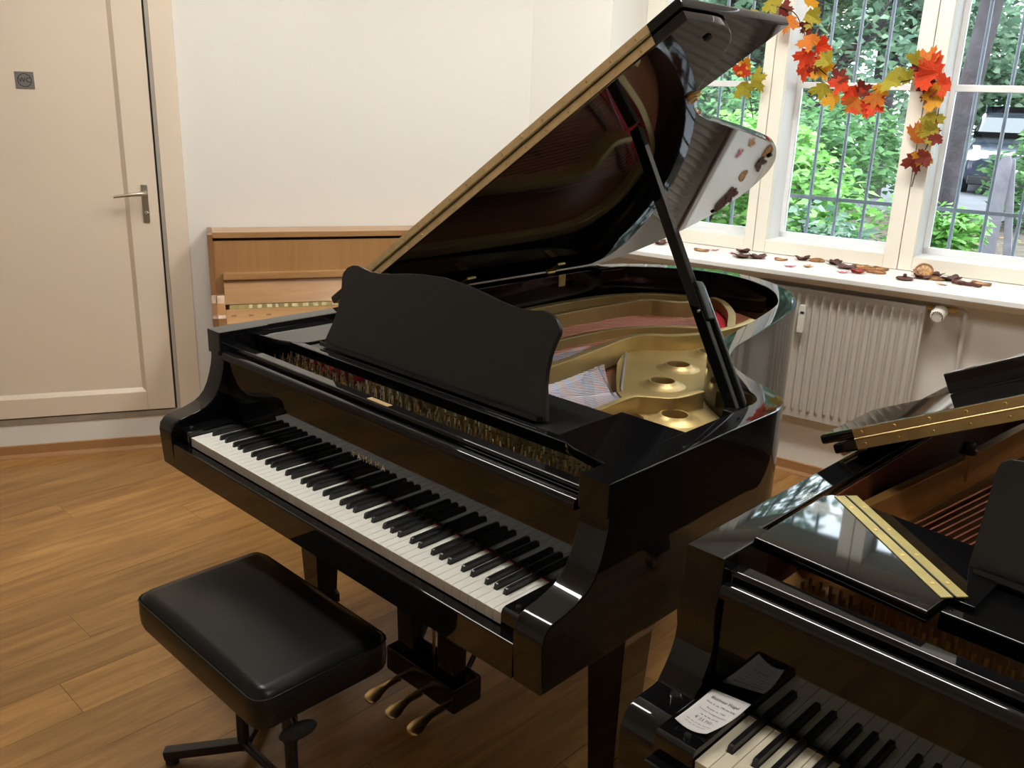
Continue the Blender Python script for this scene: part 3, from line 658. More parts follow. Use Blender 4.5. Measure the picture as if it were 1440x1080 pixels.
for k in range(22):
    t = k/21; mc.tube([(-.615+.32*t, .62, .886), (-.50+.36*t, 1.62-.20*t, .880)], .0019, 5, False)
for k in range(60):
    t = k/59; mc.tube([(-.23+.84*t, .56, .886), (-.05+.66*t, 1.42-.73*t, .882)], .0008, 4, False)
stuff(mc.build('string', 'copper', g2))
tp = MB()
for k in range(70):
    for r in range(3): tp.tube([(-.62+1.24*k/69+.003*r, .275+.022*r, .883), (-.62+1.24*k/69+.003*r, .273+.022*r, .918)], .0032, 6)
stuff(tp.build('tuning_pin', 'brass_dull', g2, 60))
# lid of the second grand, raised on its short stick, front flap folded back
LA2 = rad(27); Y0 = .69
lp = [(x, y) for x, y in offset(C2, -.006) if y > Y0]; lp = [(lp[0][0], Y0)]+lp+[(lp[-1][0], Y0)]
lid2 = MB().prism([(x+H2, y) for x, y in lp], .001, .022, 2, .004).build('lid', 'black_gloss', g2, 30); lid2.location = (-H2, 0, .998); lid2.rotation_euler = (0, -LA2, 0)
MB().box((-.030, Y0, .0245), (1.50, Y0+.25, .0455), .006).build('front_flap', 'black_gloss', lid2, 30)
box('flap_lip', (.155, Y0+.225, .046), (1.33, Y0+.245, .090), 'black_gloss', lid2, .003)
for a, b in ((.003, .0222), (.0265, .0445)):
    MB().box((.045, Y0-.0026, a), (1.40, Y0+.0002, b)).build('hinge_leaf', 'brass', lid2)
MB().tube([(.045, Y0-.003, .0243), (1.40, Y0-.003, .0243)], .0024, 8).build('hinge_pin', 'brass', lid2, 50)
mb = MB()
for k in range(20):
    for z in (.012, .036): mb.lathe([(0, .0012), (.0030, .0010), (.0036, 0), (0, 0)], (.063+k*.068, Y0-.0025, z), 10, Matrix.Rotation(rad(90), 3, 'X'))
stuff(mb.build('hinge_screw', 'brass_dull', lid2, 40))
for y in (.74, 1.35):
    MB().box((-.004, y-.03, -.003), (.05, y+.03, .001), .001).build('lid_hinge', 'brass', lid2, 35)
    MB().tube([(.0, y-.03, -.002), (.0, y+.03, -.002)], .006, 10).build('hinge_knuckle', 'brass', lid2, 50)
MB().beam((.64, .86, .95), (-H2+1.25*math.cos(LA2), .86, .998+1.25*math.sin(LA2)-.004), .02, .026, (0, 1, 0), .003).build('prop_stick', 'black_gloss', g2, 35)

# price sheet curling on the left key block of the second grand
PU, PVv = .076, .112
ps = thing('price_sheet', 'curling white price sheet lying beside the keys of the half-raised grand', 'price sheet', PO, PR)
def sheet(u, v, e=0):     # u across 0..1, v from bottom 0 to top 1
    c0 = Vector((-.669, .028)); c1 = Vector((-.616, .036)); c2 = Vector((-.600, .134)); c3 = Vector((-.673, .140))
    q = (c0*(1-u)+c1*u)*(1-v)+(c3*(1-u)+c2*u)*v
    z = .7512+e+.020*max(0, u-.35)**2*(1-v)+.030*(v-.2)**2*(v > .2)*(.3+.7*u)+.010*(1-u)**3*(1-v)
    return Vector((q.x, q.y, z))
N = 14; v = [sheet(i/N, j/N) for j in range(N+1) for i in range(N+1)]
f = [(j*(N+1)+i, j*(N+1)+i+1, (j+1)*(N+1)+i+1, (j+1)*(N+1)+i) for j in range(N) for i in range(N)]
sh = mk('sheet', v, f, 'paper', ps, 60); md_ = sh.modifiers.new('thickness', 'SOLIDIFY'); md_.thickness = .0003; md_.offset = -1
for body, size, vv, mt in (('Bl\u00fcthner Fl\u00fcgel', .0092, .83, 'print_black'), ('Mod. 6, ca. 190 cm lang', .0062, .715, 'print_black'), ('Baujahr ca. 1990', .0058, .60, 'print_grey'), ('Schwarz hochglanzpoliert', .0056, .515, 'print_grey'), ('\u20ac 23.750,-', .0098, .315, 'print_black')):
    me = textmesh(body, size); w = max(abs(q.co.x) for q in me.vertices)
    for q in me.vertices:
        q.co = sheet(.52+q.co.x/PU, vv+q.co.y/PVv, .0006)
    me.materials.append(MATS[mt]); link(bpy.data.objects.new('print_line', me), ps)

# lines of print too small to read: word-long strokes
rng = random.Random(8)
for vv, u0, u1, h in ((.41, .30, .76, .0022), (.19, .14, .80, .0014), (.125, .18, .78, .0014)):
    v = []; f = []; u = u0
    while u < u1:
        w = rng.uniform(.05, .13); n = 4
        for k in range(n):
            a, b = u+w*k/n, u+w*(k+.8)/n; i = len(v); e = h/PVv*rng.uniform(.7, 1.2)
            v += [sheet(a, vv, .0006), sheet(b, vv, .0006), sheet(b, vv+e, .0006), sheet(a, vv+e, .0006)]; f.append((i, i+1, i+2, i+3))
        u += w+.03
    mk('print_line', v, f, 'print_grey', ps)

# ------------------------------------------------------------------ bench
pb = thing('piano_bench', 'black leather piano bench on a steel pedestal frame', 'bench', (-.05, -.137, 0))
bm = bmesh.new(); bmesh.ops.create_grid(bm, x_segments=28, y_segments=18, size=1); mb = MB()
def sq(u, v): return abs(u)**7, abs(v)**7
top = []; NX, NY = 30, 20; HX, HY = .283, .173; vv = []; ff = []
def rr(u, v, hx, hy, r):   # rounded rectangle mapping of the unit square boundary radius
    x, y = u*hx, v*hy; ax, ay = abs(x)-(hx-r), abs(y)-(hy-r)
    if ax > 0 and ay > 0:
        L = math.hypot(ax, ay); m_ = max(ax, ay)
        if L > 0: x = math.copysign(hx-r+ax*m_/L, x); y = math.copysign(hy-r+ay*m_/L, y)
    return x, y
for j in range(NY+1):
    for i in range(NX+1):
        u, v = -1+2*i/NX, -1+2*j/NY; x, y = rr(u, v, HX, HY, .035); e = min(1, (1-max(abs(u), abs(v)))/.09)
        vv.append((x, y, .478+.016*math.sqrt(max(0, 1-(1-e)**2))+.012*(1-u*u)*(1-v*v)))
bm.free()
for j in range(NY):
    for i in range(NX): ff.append((j*(NX+1)+i, j*(NX+1)+i+1, (j+1)*(NX+1)+i+1, (j+1)*(NX+1)+i))
per = [i for i in range(NX+1)]+[(j*(NX+1)+NX) for j in range(1, NY+1)]+[NY*(NX+1)+i for i in range(NX-1, -1, -1)]+[j*(NX+1) for j in range(NY-1, 0, -1)]
ring0 = per
for dz, k in ((-.035, 1.006), (-.062, 1.0), (-.072, .985)):
    base = len(vv)
    for q in per: a = vv[q]; vv.append((a[0]*k, a[1]*k, .478+dz))
    n = len(per)
    for i in range(n): ff.append((ring0[i], ring0[(i+1) % n], base+(i+1) % n, base+i))
    ring0 = list(range(base, base+n))
ff.append(tuple(ring0))
cu = mk('cushion', vv, ff, 'black_leather', pb, 50)
MB().tube([Vector(vv[q])*1.0+Vector((0, 0, .0005)) for q in per]+[Vector(vv[per[0]])], .0022, 6, False).build('piping', 'black_leather', cu, 60)
box('seat_frame', (-.235, -.13, .385), (.235, .13, .408), 'black_metal', pb, .002)
for s in (-1, 1):
    cx = s*.115
    co = MB().tube([(cx, 0, .04), (cx, 0, .39)], .0155, 16).build('column', 'black_metal', pb, 50)
    MB().tube([(cx, 0, .20), (cx, 0, .33)], .019, 16).build('sleeve', 'black_metal', co, 50)
    for t_ in (-1, 1):
        MB().beam((cx, 0, .052), (cx+s*.135, t_*.150, .026), .030, .026, (-t_*.15, s*.135, 0), .004).build('foot', 'black_metal', co, 35)
        MB().lathe([(0, .016), (.015, .016), (.017, .012), (.017, 0), (0, 0)], (cx+s*.122, t_*.137, 0), 14).build('foot_cap', 'rubber', co, 40)
MB().tube([(-.115, 0, .055), (.115, 0, .055)], .011, 12).build('stretcher', 'black_metal', pb, 50)
kn = MB().tube([(.115, -.005, .300), (.185, -.028, .300)], .007, 10).build('knob_shaft', 'black_metal', pb, 50)
MB().lathe([(0, .012), (.02, .011), (.034, .006), (.036, 0), (.033, -.005), (0, -.006)], (.205, -.034, .298), 18, Matrix.Rotation(rad(70), 3, 'Y') @ Matrix.Rotation(rad(15), 3, 'X') @ Matrix.Diagonal((.55, 1.25, 1))).build('adjusting_knob', 'rubber', kn, 50)

# ------------------------------------------------------------------ upright
up = thing('upright_piano', 'brown walnut upright piano against the wall beside the door', 'upright piano', dw(.524, 0), DA)
UWd = 1.46; UH = 1.086
for x0, x1 in ((0, .022), (UWd-.022, UWd)):
    MB().prism([(-.012, 0), (-.012, UH), (-.352, UH), (-.360, UH-.01), (-.372, .80), (-.40, .765), (-.60, .755), (-.61, .745), (-.61, .60), (-.42, .585), (-.40, .05), (-.40, 0)], x0, x1, 0, .002).build('side_panel', 'walnut_dark', up, 30)
box('top_lid', (.022, -.345, UH-.028), (UWd-.022, -.012, UH-.002), 'walnut_rail', up, .002)
box('shadow_gap', (.022, -.325, UH-.042), (UWd-.022, -.02, UH-.028), 'dark_gap', up, 0)
box('upper_panel', (.022, -.335, .70), (UWd-.022, -.30, UH-.042), 'walnut_veneer', up, .001)
box('music_ledge', (.058, -.372, .868), (UWd-.058, -.335, .897), 'walnut_rail', up, .002)
MB().prism([(-.345, .862), (-.352, .868), (-.395, .758), (-.385, .752)], .058, UWd-.058, 0, .001).build('fallboard', 'walnut_rail', up, 30)
hb = MB().prism([(-.396, .7565), (-.401, .7565), (-.412, .738), (-.406, .736)], .075, UWd-.075, 0).build('fallboard_hinge', 'brass_old', up)
rng = random.Random(3); mb = MB(); x = .16
while x < UWd-.12:
    w = rng.uniform(.012, .028); mb.prism([(-.4018, .7555), (-.4028, .7550), (-.4105, .7415), (-.4095, .741)], x, x+w, 0); x += w+rng.uniform(.014, .03)
stuff(mb.build('hinge_wear', 'brass_worn', hb))
MB().prism([(-.406, .736), (-.412, .738), (-.56, .722), (-.575, .710), (-.575, .70), (-.42, .70)], .058, UWd-.058, 0, .001).build('fallboard_front', 'walnut_rail', up, 30)
for x0 in (.022, UWd-.058): MB().prism([(-.36, .69), (-.36, .80), (-.385, .80), (-.405, .765), (-.58, .752), (-.59, .74), (-.59, .69)], x0, x0+.036, 0, .003).build('key_cheek', 'walnut_veneer', up, 30)
box('key_bed', (.022, -.60, .62), (UWd-.022, -.05, .695), 'walnut_rail', up, .002)
box('lower_panel', (.022, -.37, .06), (UWd-.022, -.34, .62), 'walnut_veneer', up, .001)
box('bottom_rail', (.022, -.39, .0), (UWd-.022, -.33, .06), 'walnut_dark', up, .002)
for k in range(5):
    if k < 3: MB().lathe([(0, .004), (.010, .003), (.012, 0), (0, 0)], (.09+.075*k, -.50, .7285), 14).build('button', 'walnut_dark', up, 40)
done = set()
for o in up.children_recursive:      # the case stands flat against the wall
    if o.data.name in done: continue
    done.add(o.data.name)
    for q in o.data.vertices: q.co.y = min(q.co.y+.17, -.010); q.co.z *= .973

# ================================================================== THINGS ON THE SILL AND THE WINDOW
def sill_item(kind, w, d, sc, rot, label, group):
    loc = ww(w, min(d, -.045), .9806); t = None; sc *= 1.35
    if kind == 'slice':
        t = thing('dried_fruit_slice', label, 'fruit slice', loc, rot, group); n = 26; k = sc; r = random.Random(w)
        mb = MB(); pts = [(k*.022*(1+.06*math.sin(3*a+w*9))*math.cos(a), k*.019*math.sin(a), .004+.003*math.sin(2*a+w*20)) for a in [2*PI*i/n for i in range(n+1)]]
        mb.tube(pts, k*.0032, 6, False).build('rind', 'dry_rind', t, 60)
        mb = MB()
        for i in range(8):
            a = 2*PI*i/8; mb.prism([(0, 0), (k*.017*math.cos(a-.33), k*.015*math.sin(a-.33)), (k*.019*math.cos(a), k*.0165*math.sin(a)), (k*.017*math.cos(a+.33), k*.015*math.sin(a+.33))], .002, .0048)
        mb.build('flesh', 'dry_orange', t, 40)
    elif kind == 'flower' or kind == 'pod':
        t = thing('dried_flower' if kind == 'flower' else 'seed_pod', label, 'dried flower' if kind == 'flower' else 'seed pod', loc, rot, group); r = random.Random(int(w*1000)+5); mt = 'dry_brown' if r.random() < .65 else 'dry_red'
        MB().lathe([(0, 0), (sc*.012, .001), (sc*.016, .006), (sc*.010, .012), (0, .010)], (0, 0, 0), 12).build('calyx', mt, t, 60)
        for i in range(7):
            a = 2*PI*i/7+r.uniform(-.3, .3); L = sc*r.uniform(.018, .027); h = r.uniform(.004, .018); c, s_ = math.cos(a), math.sin(a)
            P = lambda q, b, z: (q*c-b*s_, q*s_+b*c, z)
            mk('petal', [P(.002, -.004*sc, .003), P(.002, .004*sc, .003), P(L*.6, .010*sc, .004+h*.6), P(L, .003*sc, .004+h), P(L, -.004*sc, .003+h), P(L*.6, -.010*sc, .003+h*.5)], [(0, 1, 2, 5), (5, 2, 3, 4)], mt, t, 60).modifiers.new('t', 'SOLIDIFY').thickness = .0015
    elif kind == 'stick':
        t = thing('bark_curl', label, 'bark', loc, rot, group)
        r = random.Random(9); MB().tube([(-.06+.012*i, .004*math.sin(i*1.3), .008+.002*math.sin(i*2)) for i in range(11)], [.006, .009, .0085, .01, .009, .0085, .010, .009, .0075, .008, .005], 9).build('bark', 'dry_brown', t, 50)
        MB().tube([(-.05+.012*i, .012+.003*math.sin(i*1.7), .006) for i in range(7)], .005, 8).build('splinter', 'dry_brown', t, 50)
    elif kind == 'disc':
        t = thing('dried_pod', label, 'seed pod', loc, rot, group)
        MB().lathe([(0, .0), (.022*sc, .001), (.027*sc, .006), (.024*sc, .011), (0, .011)], (0, 0, 0), 20).build('cap', 'dry_brown', t, 50)
        MB().lathe([(0, .0), (.007, .002), (.0085, .009), (.006, .016), (0, .018)], (0, 0, .010), 14).build('knob', 'dry_brown', t, 50)
    return t
def maple_outline(s):
    h = [(0, 1.0), (.09, .80), (.20, .84), (.17, .62), (.26, .52), (.52, .66), (.54, .52), (.78, .42), (.62, .30), (.66, .18), (.36, .08), (.42, -.10), (.22, -.10), (.06, -.16)]
    return [(a*s, b*s) for a, b in h]+[(-a*s, b*s) for a, b in h[::-1] if a > 0]
def maple_mesh(name, s, fold, curl, mat, th=.0006):
    o = maple_outline(s); bm = bmesh.new(); c = bm.verts.new((0, .15*s, 0)); vs_ = []
    for x, y in o: r2 = (x*x+(y-.2*s)**2)/(s*s); vs_.append(bm.verts.new((x, y, fold*abs(x)+curl*s*r2)))
    for i in range(len(vs_)): bm.faces.new((c, vs_[i], vs_[(i+1) % len(vs_)]))
    g = bmesh.ops.extrude_face_region(bm, geom=list(bm.faces)); bmesh.ops.translate(bm, verts=[q for q in g['geom'] if isinstance(q, bmesh.types.BMVert)], vec=(0, 0, th)); bmesh.ops.recalc_face_normals(bm, faces=bm.faces)
    me = bpy.data.meshes.new(name); bm.to_mesh(me); bm.free(); me.materials.append(MATS[mat]); return me
def sill_leaf(w, d, mat, s, rot, label, group):
    me = maple_mesh('fabric_leaf', s, .12, .10, mat); o = link(bpy.data.objects.new('fabric_leaf', me)); o.location = ww(w, d, .9812); o.rotation_euler = (0, 0, rot); return tag(o, label, 'leaf', group)
G = 'dried decorations strewn along the window sill'
ITEMS = [('flower', -.80, -.15, 1.35, 'crumpled brown dried flower alone behind the propped lid'), ('slice', -.765, -.085, .8, 'small dried fruit ring beside the flower behind the propped lid'),
 ('slice', -.55, -.191, 1.15, 'dried fruit ring alone next to a pink leaf'), ('flower', -.376, -.085, 1.25, 'brown dried flower by the joint of the casements'),
 ('flower', -.321, -.233, 1.35, 'cupped reddish brown dried flower in a group of three'), ('flower', -.265, -.190, 1.45, 'darkest dried flower in the group of three'),
 ('slice', -.159, -.16, .95, 'small dried fruit ring between the flower groups'), ('flower', -.085, -.075, 1.2, 'dark red dried flower close to the middle casement'),
 ('slice', -.020, -.055, 1.15, 'flat pale fruit ring close to the middle casement'), ('flower', .07, -.075, 1.3, 'loose orange brown dried flower by the casement rail'),
 ('pod', .141, -.145, 1.5, 'dark red open seed pod beside the fruit rings'), ('flower', .217, -.238, 1.2, 'dark brown dried flower next to a bright pink leaf'),
 ('slice', .184, -.07, 1.25, 'fruit ring touching the casement behind the seed pod'), ('slice', .231, -.11, 1.1, 'middle fruit ring in the cluster of four'), ('slice', .272, -.065, 1.25, 'fruit ring leaning against the casement post'), ('slice', .279, -.165, 1.25, 'fruit ring lying in front of its cluster'),
 ('disc', .421, -.25, 1.0, 'flat dark pod with a round knob on top'), ('flower', .45, -.075, 1.5, 'large brown dried flower at the back of the big heap'), ('flower', .472, -.155, 1.4, 'brown dried flower in front of the big heap'),
 ('slice', .527, -.135, 1.2, 'orange fruit slice at the edge of the big heap'), ('flower', .500, -.055, 1.25, 'reddish dried flower in the big heap against the casement'), ('flower', .570, -.12, 1.3, 'dark dried flower next to the orange slice'), ('flower', .585, -.06, 1.1, 'small dark dried flower against the casement rail'),
 ('stick', .655, -.19, 1.0, 'long dark curl of bark lying flat'), ('slice', .70, -.11, 1.2, 'fruit ring behind the curl of bark')]
for i, (k, w, d, sc, lb) in enumerate(ITEMS): sill_item(k, w, d, sc, i*1.7 if k != 'stick' else rad(2), lb, G)
ts = sill_item('slice', .480, -.105, 1.15, 0, 'upright fruit slice standing on the big heap', G); ts.location = ww(.468, -.112, 1.008); ts.rotation_euler = (rad(58), 0, rad(20))
for w, d, mt, s, rt, lb in ((-.50, -.138, 'dry_pink', .026, 1, 'pink fabric leaf next to a lone fruit ring'), (-.395, -.150, 'dry_pink', .022, 2.2, 'small pale pink leaf next to three flowers'), (-.072, -.297, 'dry_pink', .030, 4, 'bright pink leaf near the sill edge'), (-.015, -.250, 'dry_orange', .032, 5, 'beige leaf beside the bright pink leaf'), (.170, -.292, 'dry_pink', .028, .5, 'pink leaf in front of the dark red pod'), (.575, -.238, 'dry_orange', .026, 3, 'pale orange leaf at the end of the bark curl')):
    sill_leaf(w, d, mt, s*1.4, rt, lb, G)
# garland
ga = thing('leaf_garland', 'garland of red, orange and yellow fabric maple leaves hung across the window', 'garland', ww(0, -.02), WA)
LEAVES = [(-.452, 2.085, 'leaf_olive', .062, 200), (-.40, 2.13, 'leaf_olive', .058, 150), (-.345, 2.10, 'leaf_wine', .05, 90), (-.285, 2.06, 'leaf_orange', .066, 185), (-.215, 2.075, 'leaf_olive', .062, 120), (-.225, 2.13, 'leaf_gold', .055, 60), (-.205, 2.03, 'leaf_wine', .045, 230), (-.178, 1.975, 'leaf_orange', .068, 170), (-.190, 1.915, 'leaf_red', .070, 200), (-.150, 1.940, 'leaf_red', .064, 100), (-.165, 1.885, 'leaf_wine', .062, 160), (-.205, 1.855, 'leaf_red', .066, 190), (-.130, 1.858, 'leaf_gold', .066, 150), (-.085, 1.865, 'leaf_olive', .055, 320), (-.105, 1.775, 'leaf_olive', .066, 190), (-.045, 1.795, 'leaf_wine', .052, 30), (-.015, 1.795, 'leaf_red', .064, 200), (-.050, 1.735, 'leaf_gold', .066, 170), (.025, 1.760, 'leaf_red', .066, 150), (.065, 1.748, 'leaf_wine', .055, 60), (.055, 1.715, 'leaf_orange', .060, 210), (.085, 1.708, 'leaf_red', .070, 160), (.125, 1.700, 'leaf_red', .060, 120), (.145, 1.735, 'leaf_orange', .056, 190), (.178, 1.800, 'leaf_olive', .070, 110), (.150, 1.775, 'leaf_gold', .05, 200), (.258, 1.800, 'leaf_olive', .055, 330), (.285, 1.870, 'leaf_olive', .052, 20), (.325, 1.862, 'leaf_orange', .072, 10), (.272, 1.835, 'leaf_wine', .05, 60), (.305, 1.795, 'leaf_red', .078, 70), (.375, 1.832, 'leaf_red', .080, 300), (.365, 1.785, 'leaf_wine', .072, 200), (.425, 1.785, 'leaf_red', .060, 260), (.405, 1.725, 'leaf_gold', .070, 280), (.345, 1.722, 'leaf_orange', .056, 80), (.370, 1.655, 'leaf_olive', .072, 150), (.405, 1.600, 'leaf_olive', .064, 250), (.372, 1.598, 'leaf_wine', .050, 90), (.425, 1.575, 'leaf_wine', .042, 200), (.330, 1.553, 'leaf_orange', .074, 10), (.335, 1.492, 'leaf_wine', .072, 170), (.372, 1.505, 'leaf_gold', .056, 200), (.398, 1.490, 'leaf_wine', .050, 240),
 (-.440, 1.785, 'leaf_olive', .070, 70), (-.480, 1.770, 'leaf_olive', .066, 150), (-.505, 1.815, 'leaf_red', .055, 20), (-.470, 1.845, 'leaf_gold', .052, 300)]
rng = random.Random(11); MM = {}
for x, z, mt, s, a in LEAVES:
    key = (mt, rng.randrange(3))
    if key not in MM: MM[key] = maple_mesh('leaf', 1.0, [.25, -.2, .4][key[1]], [.25, -.18, .10][key[1]], mt, .012)
    o = link(bpy.data.objects.new('leaf', MM[key]), ga); s *= 1.22; o.scale = (s, s, s); o.location = (x, -.012-rng.uniform(.0, .045), z)
    o.rotation_euler = (rad(90)+rng.uniform(-.45, .45), rad(a), rng.uniform(-.45, .45)); o.rotation_mode = 'XYZ'
    o.rotation_euler = (Matrix.Rotation(rng.uniform(-.5, .5), 3, 'Z') @ Matrix.Rotation(PI/2+rng.uniform(-.4, .4), 3, 'X') @ Matrix.Rotation(-rad(a), 3, 'Z')).to_euler()
P3 = lambda q: [(x, -.022, z) for x, z in q]
for path in ([(-.56, 2.17), (-.40, 2.12), (-.29, 2.09), (-.24, 2.03), (-.20, 1.95), (-.17, 1.88), (-.10, 1.82), (-.02, 1.77), (.08, 1.74), (.17, 1.78), (.26, 1.80), (.34, 1.82), (.39, 1.76), (.40, 1.69), (.395, 1.60), (.375, 1.52), (.352, 1.43), (.343, 1.355)], [(-.52, 2.0), (-.50, 1.88), (-.475, 1.80), (-.45, 1.72), (-.42, 1.62)]):
    MB().tube(catmull(P3(path), 5), .0024, 6).build('stem', 'twig', ga, 60)

# ================================================================== OUTDOORS
def gz(d): return .42-.012*max(0, d)
mb = MB(); nx, ny = 24, 40; v = []; f = []; rng = random.Random(2)
for j in range(ny+1):
    for i in range(nx+1):
        d = .30+(j/ny)**1.7*38; w = -30+60*i/nx; v.append(ww(w, d, gz(min(d, 16))+rng.uniform(-.03, .03)*(d > 1)))
f = [(j*(nx+1)+i, j*(nx+1)+i+1, (j+1)*(nx+1)+i+1, (j+1)*(nx+1)+i) for j in range(ny) for i in range(nx)]
gnd = struct(mk('ground', v, f, 'soil', None, 60), 'bare brown garden soil outside the window')
pv = struct(mk('pavement', [ww(-5, 9.0, gz(9)+.05), ww(12, 9.0, gz(9)+.05), ww(14, 21, gz(16)+.06), ww(-6, 21, gz(16)+.06), ww(-5, 9.0, gz(9)-.3), ww(12, 9.0, gz(9)-.3), ww(14, 21, gz(16)-.3), ww(-6, 21, gz(16)-.3)], [(0, 1, 2, 3), (4, 7, 6, 5), (0, 4, 5, 1), (1, 5, 6, 2), (2, 6, 7, 3), (3, 7, 4, 0)], 'paving'), 'grey paved drive under the parked car')
def leaves(n, cen, rx, ry, rz, size, seed, lumps=9, up=.5, dens=.45):
    r = random.Random(seed); v = []; f = []
    L = [(Vector((r.uniform(-.62, .62)*rx, r.uniform(-.62, .62)*ry, r.uniform(-.68, .68)*rz)), r.uniform(.35, .62)) for _ in range(lumps)]
    for _ in range(n):
        c, k = L[r.randrange(lumps)]; q = Vector((r.gauss(0, 1), r.gauss(0, 1), r.gauss(0, 1))).normalized()*r.uniform(dens, 1)**.5
        p = cen+c+Vector((q.x*rx*k, q.y*ry*k, q.z*rz*k)); a = r.uniform(0, 2*PI); t = Vector((math.cos(a), math.sin(a), r.uniform(-.7, .25))).normalized()
        nn = Vector((r.gauss(0, .6), r.gauss(0, .6), up+r.random())).normalized(); b = t.cross(nn).normalized(); nn = b.cross(t); s = size*r.uniform(.6, 1.25); i = len(v)
        v += [p, p+t*s*.35+b*s*.30+nn*s*.06, p+t*s, p+t*s*.35-b*s*.30+nn*s*.06]
        f += [(i, i+1, i+2), (i, i+2, i+3)]
    return v, f
def bush(name, label, cat, w, d, rx, rz, n, size, mat, seed, group, z0=None, stems=5, trunk=None, lumps=9, up=.5):
    g = gz(min(d, 16)) if z0 is None else z0; t = thing(name, label, cat, ww(w, d, g), WA, group); r = random.Random(seed)
    h = rz if trunk is None else trunk+rz
    v, f = leaves(n, Vector((0, 0, h)), rx, rx*.8, rz, size, seed, lumps, up)
    me = bpy.data.meshes.new('foliage'); me.from_pydata([tuple(q) for q in v], [], f); me.materials.append(MATS[mat]); stuff(link(bpy.data.objects.new('foliage', me), t))
    if trunk is None:
        for k in range(stems):
            a = r.uniform(0, 2*PI); q = Vector((.12*math.cos(a), .12*math.sin(a), 0)); e = Vector((rx*.6*math.cos(a)*r.uniform(.3, 1), rx*.5*math.sin(a)*r.uniform(.3, 1), rz*1.6*r.uniform(.6, 1)))
            MB().tube([q, q+(e-q)*.4+Vector((r.uniform(-.1, .1), r.uniform(-.1, .1), .1)), e], [.022, .014, .005], 6).build('stem', 'bark', t, 60)
    else:
        MB().tube([(0, 0, -.1), (.03, 0, trunk*.5), (.0, .05, trunk+rz*.3), (.1, 0, trunk+rz*1.2)], [.16*trunk**.5, .13*trunk**.5, .11*trunk**.5, .04], 10).build('trunk', 'bark', t, 60)
        for k in range(4):
            a = r.uniform(0, 2*PI); MB().tube([(0, .02, trunk*.8), (rx*.3*math.cos(a), rx*.3*math.sin(a), trunk+rz*.5), (rx*.7*math.cos(a), rx*.7*math.sin(a), trunk+rz)], [.07, .05, .02], 7).build('branch', 'bark', t, 60)
    return t
GB = 'shrubs outside the window'; GT = 'trees beyond the shrubs'
bush('shrub', 'bright green broad-leaved shrub behind the middle casement', 'shrub', -.88, 2.1, .75, .62, 5200, .085, 'leaf_bright', 1, GB)
bush('shrub', 'bluish green shrub low against the middle bars', 'shrub', -.35, .95, .42, .40, 1500, .075, 'leaf_blue', 2, GB)
bush('shrub', 'mid green shrub behind the narrow casement next to the wall', 'shrub', -2.0, 2.3, .95, .66, 5200, .085, 'leaf_bright', 3, GB)
bush('shrub', 'dark shrub farther off between the two bright ones', 'shrub', -1.75, 4.2, 1.1, .80, 6000, .10, 'leaf_mid', 4, GB)
bush('shrub', 'low light green shrub in front of the parked car', 'shrub', .02, 2.2, .36, .36, 1900, .080, 'leaf_bright', 5, GB)
bush('shrub', 'small bluish shrub low under the car side window', 'shrub', .62, 1.1, .40, .27, 1300, .065, 'leaf_blue', 6, GB)
bush('shrub', 'broad green shrub near the casement beyond the car drive', 'shrub', 1.75, 2.9, .7, .55, 3200, .085, 'leaf_mid', 13, GB)
bush('shrub', 'tall dark shrub behind the leaning post', 'shrub', .75, 8.5, 1.3, .9, 4200, .12, 'leaf_mid', 12, GB)
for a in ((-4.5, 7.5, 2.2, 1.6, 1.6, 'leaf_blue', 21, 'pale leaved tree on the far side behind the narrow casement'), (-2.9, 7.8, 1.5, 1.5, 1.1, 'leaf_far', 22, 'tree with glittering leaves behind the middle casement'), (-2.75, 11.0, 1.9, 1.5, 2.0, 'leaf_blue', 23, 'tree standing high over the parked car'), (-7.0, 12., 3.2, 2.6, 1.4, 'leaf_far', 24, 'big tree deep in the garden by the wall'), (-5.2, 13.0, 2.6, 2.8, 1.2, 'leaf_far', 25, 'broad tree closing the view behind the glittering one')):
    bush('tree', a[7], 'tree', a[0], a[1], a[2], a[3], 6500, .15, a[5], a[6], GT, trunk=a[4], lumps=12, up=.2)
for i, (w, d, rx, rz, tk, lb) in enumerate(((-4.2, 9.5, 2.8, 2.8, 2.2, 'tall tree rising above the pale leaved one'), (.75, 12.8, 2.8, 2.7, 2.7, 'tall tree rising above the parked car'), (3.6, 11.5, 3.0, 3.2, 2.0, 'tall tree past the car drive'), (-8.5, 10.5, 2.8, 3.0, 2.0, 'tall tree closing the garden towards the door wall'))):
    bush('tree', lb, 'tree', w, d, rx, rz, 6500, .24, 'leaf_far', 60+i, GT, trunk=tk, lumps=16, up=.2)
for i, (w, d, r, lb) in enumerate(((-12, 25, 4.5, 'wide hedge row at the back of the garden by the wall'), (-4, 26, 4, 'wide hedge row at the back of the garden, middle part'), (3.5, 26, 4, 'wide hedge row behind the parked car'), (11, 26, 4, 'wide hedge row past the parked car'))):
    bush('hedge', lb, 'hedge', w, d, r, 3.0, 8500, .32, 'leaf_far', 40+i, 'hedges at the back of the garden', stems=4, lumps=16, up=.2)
tr = thing('garden_tree', 'dark tree with a thick trunk behind the post where the garland hangs', 'tree', ww(-.42, 5.2, gz(5.2)), WA)
MB().tube([(-.10, 0, -.1), (-.07, 0, .6), (-.02, 0, 1.6), (.06, 0, 2.6), (.18, 0, 4.2)], [.15, .115, .10, .095, .08], 14).build('trunk', 'bark', tr, 60)
MB().tube([(.0, 0, 2.4), (.30, .1, 3.0), (.8, .2, 3.3)], [.06, .045, .03], 8).build('branch', 'bark', tr, 60)
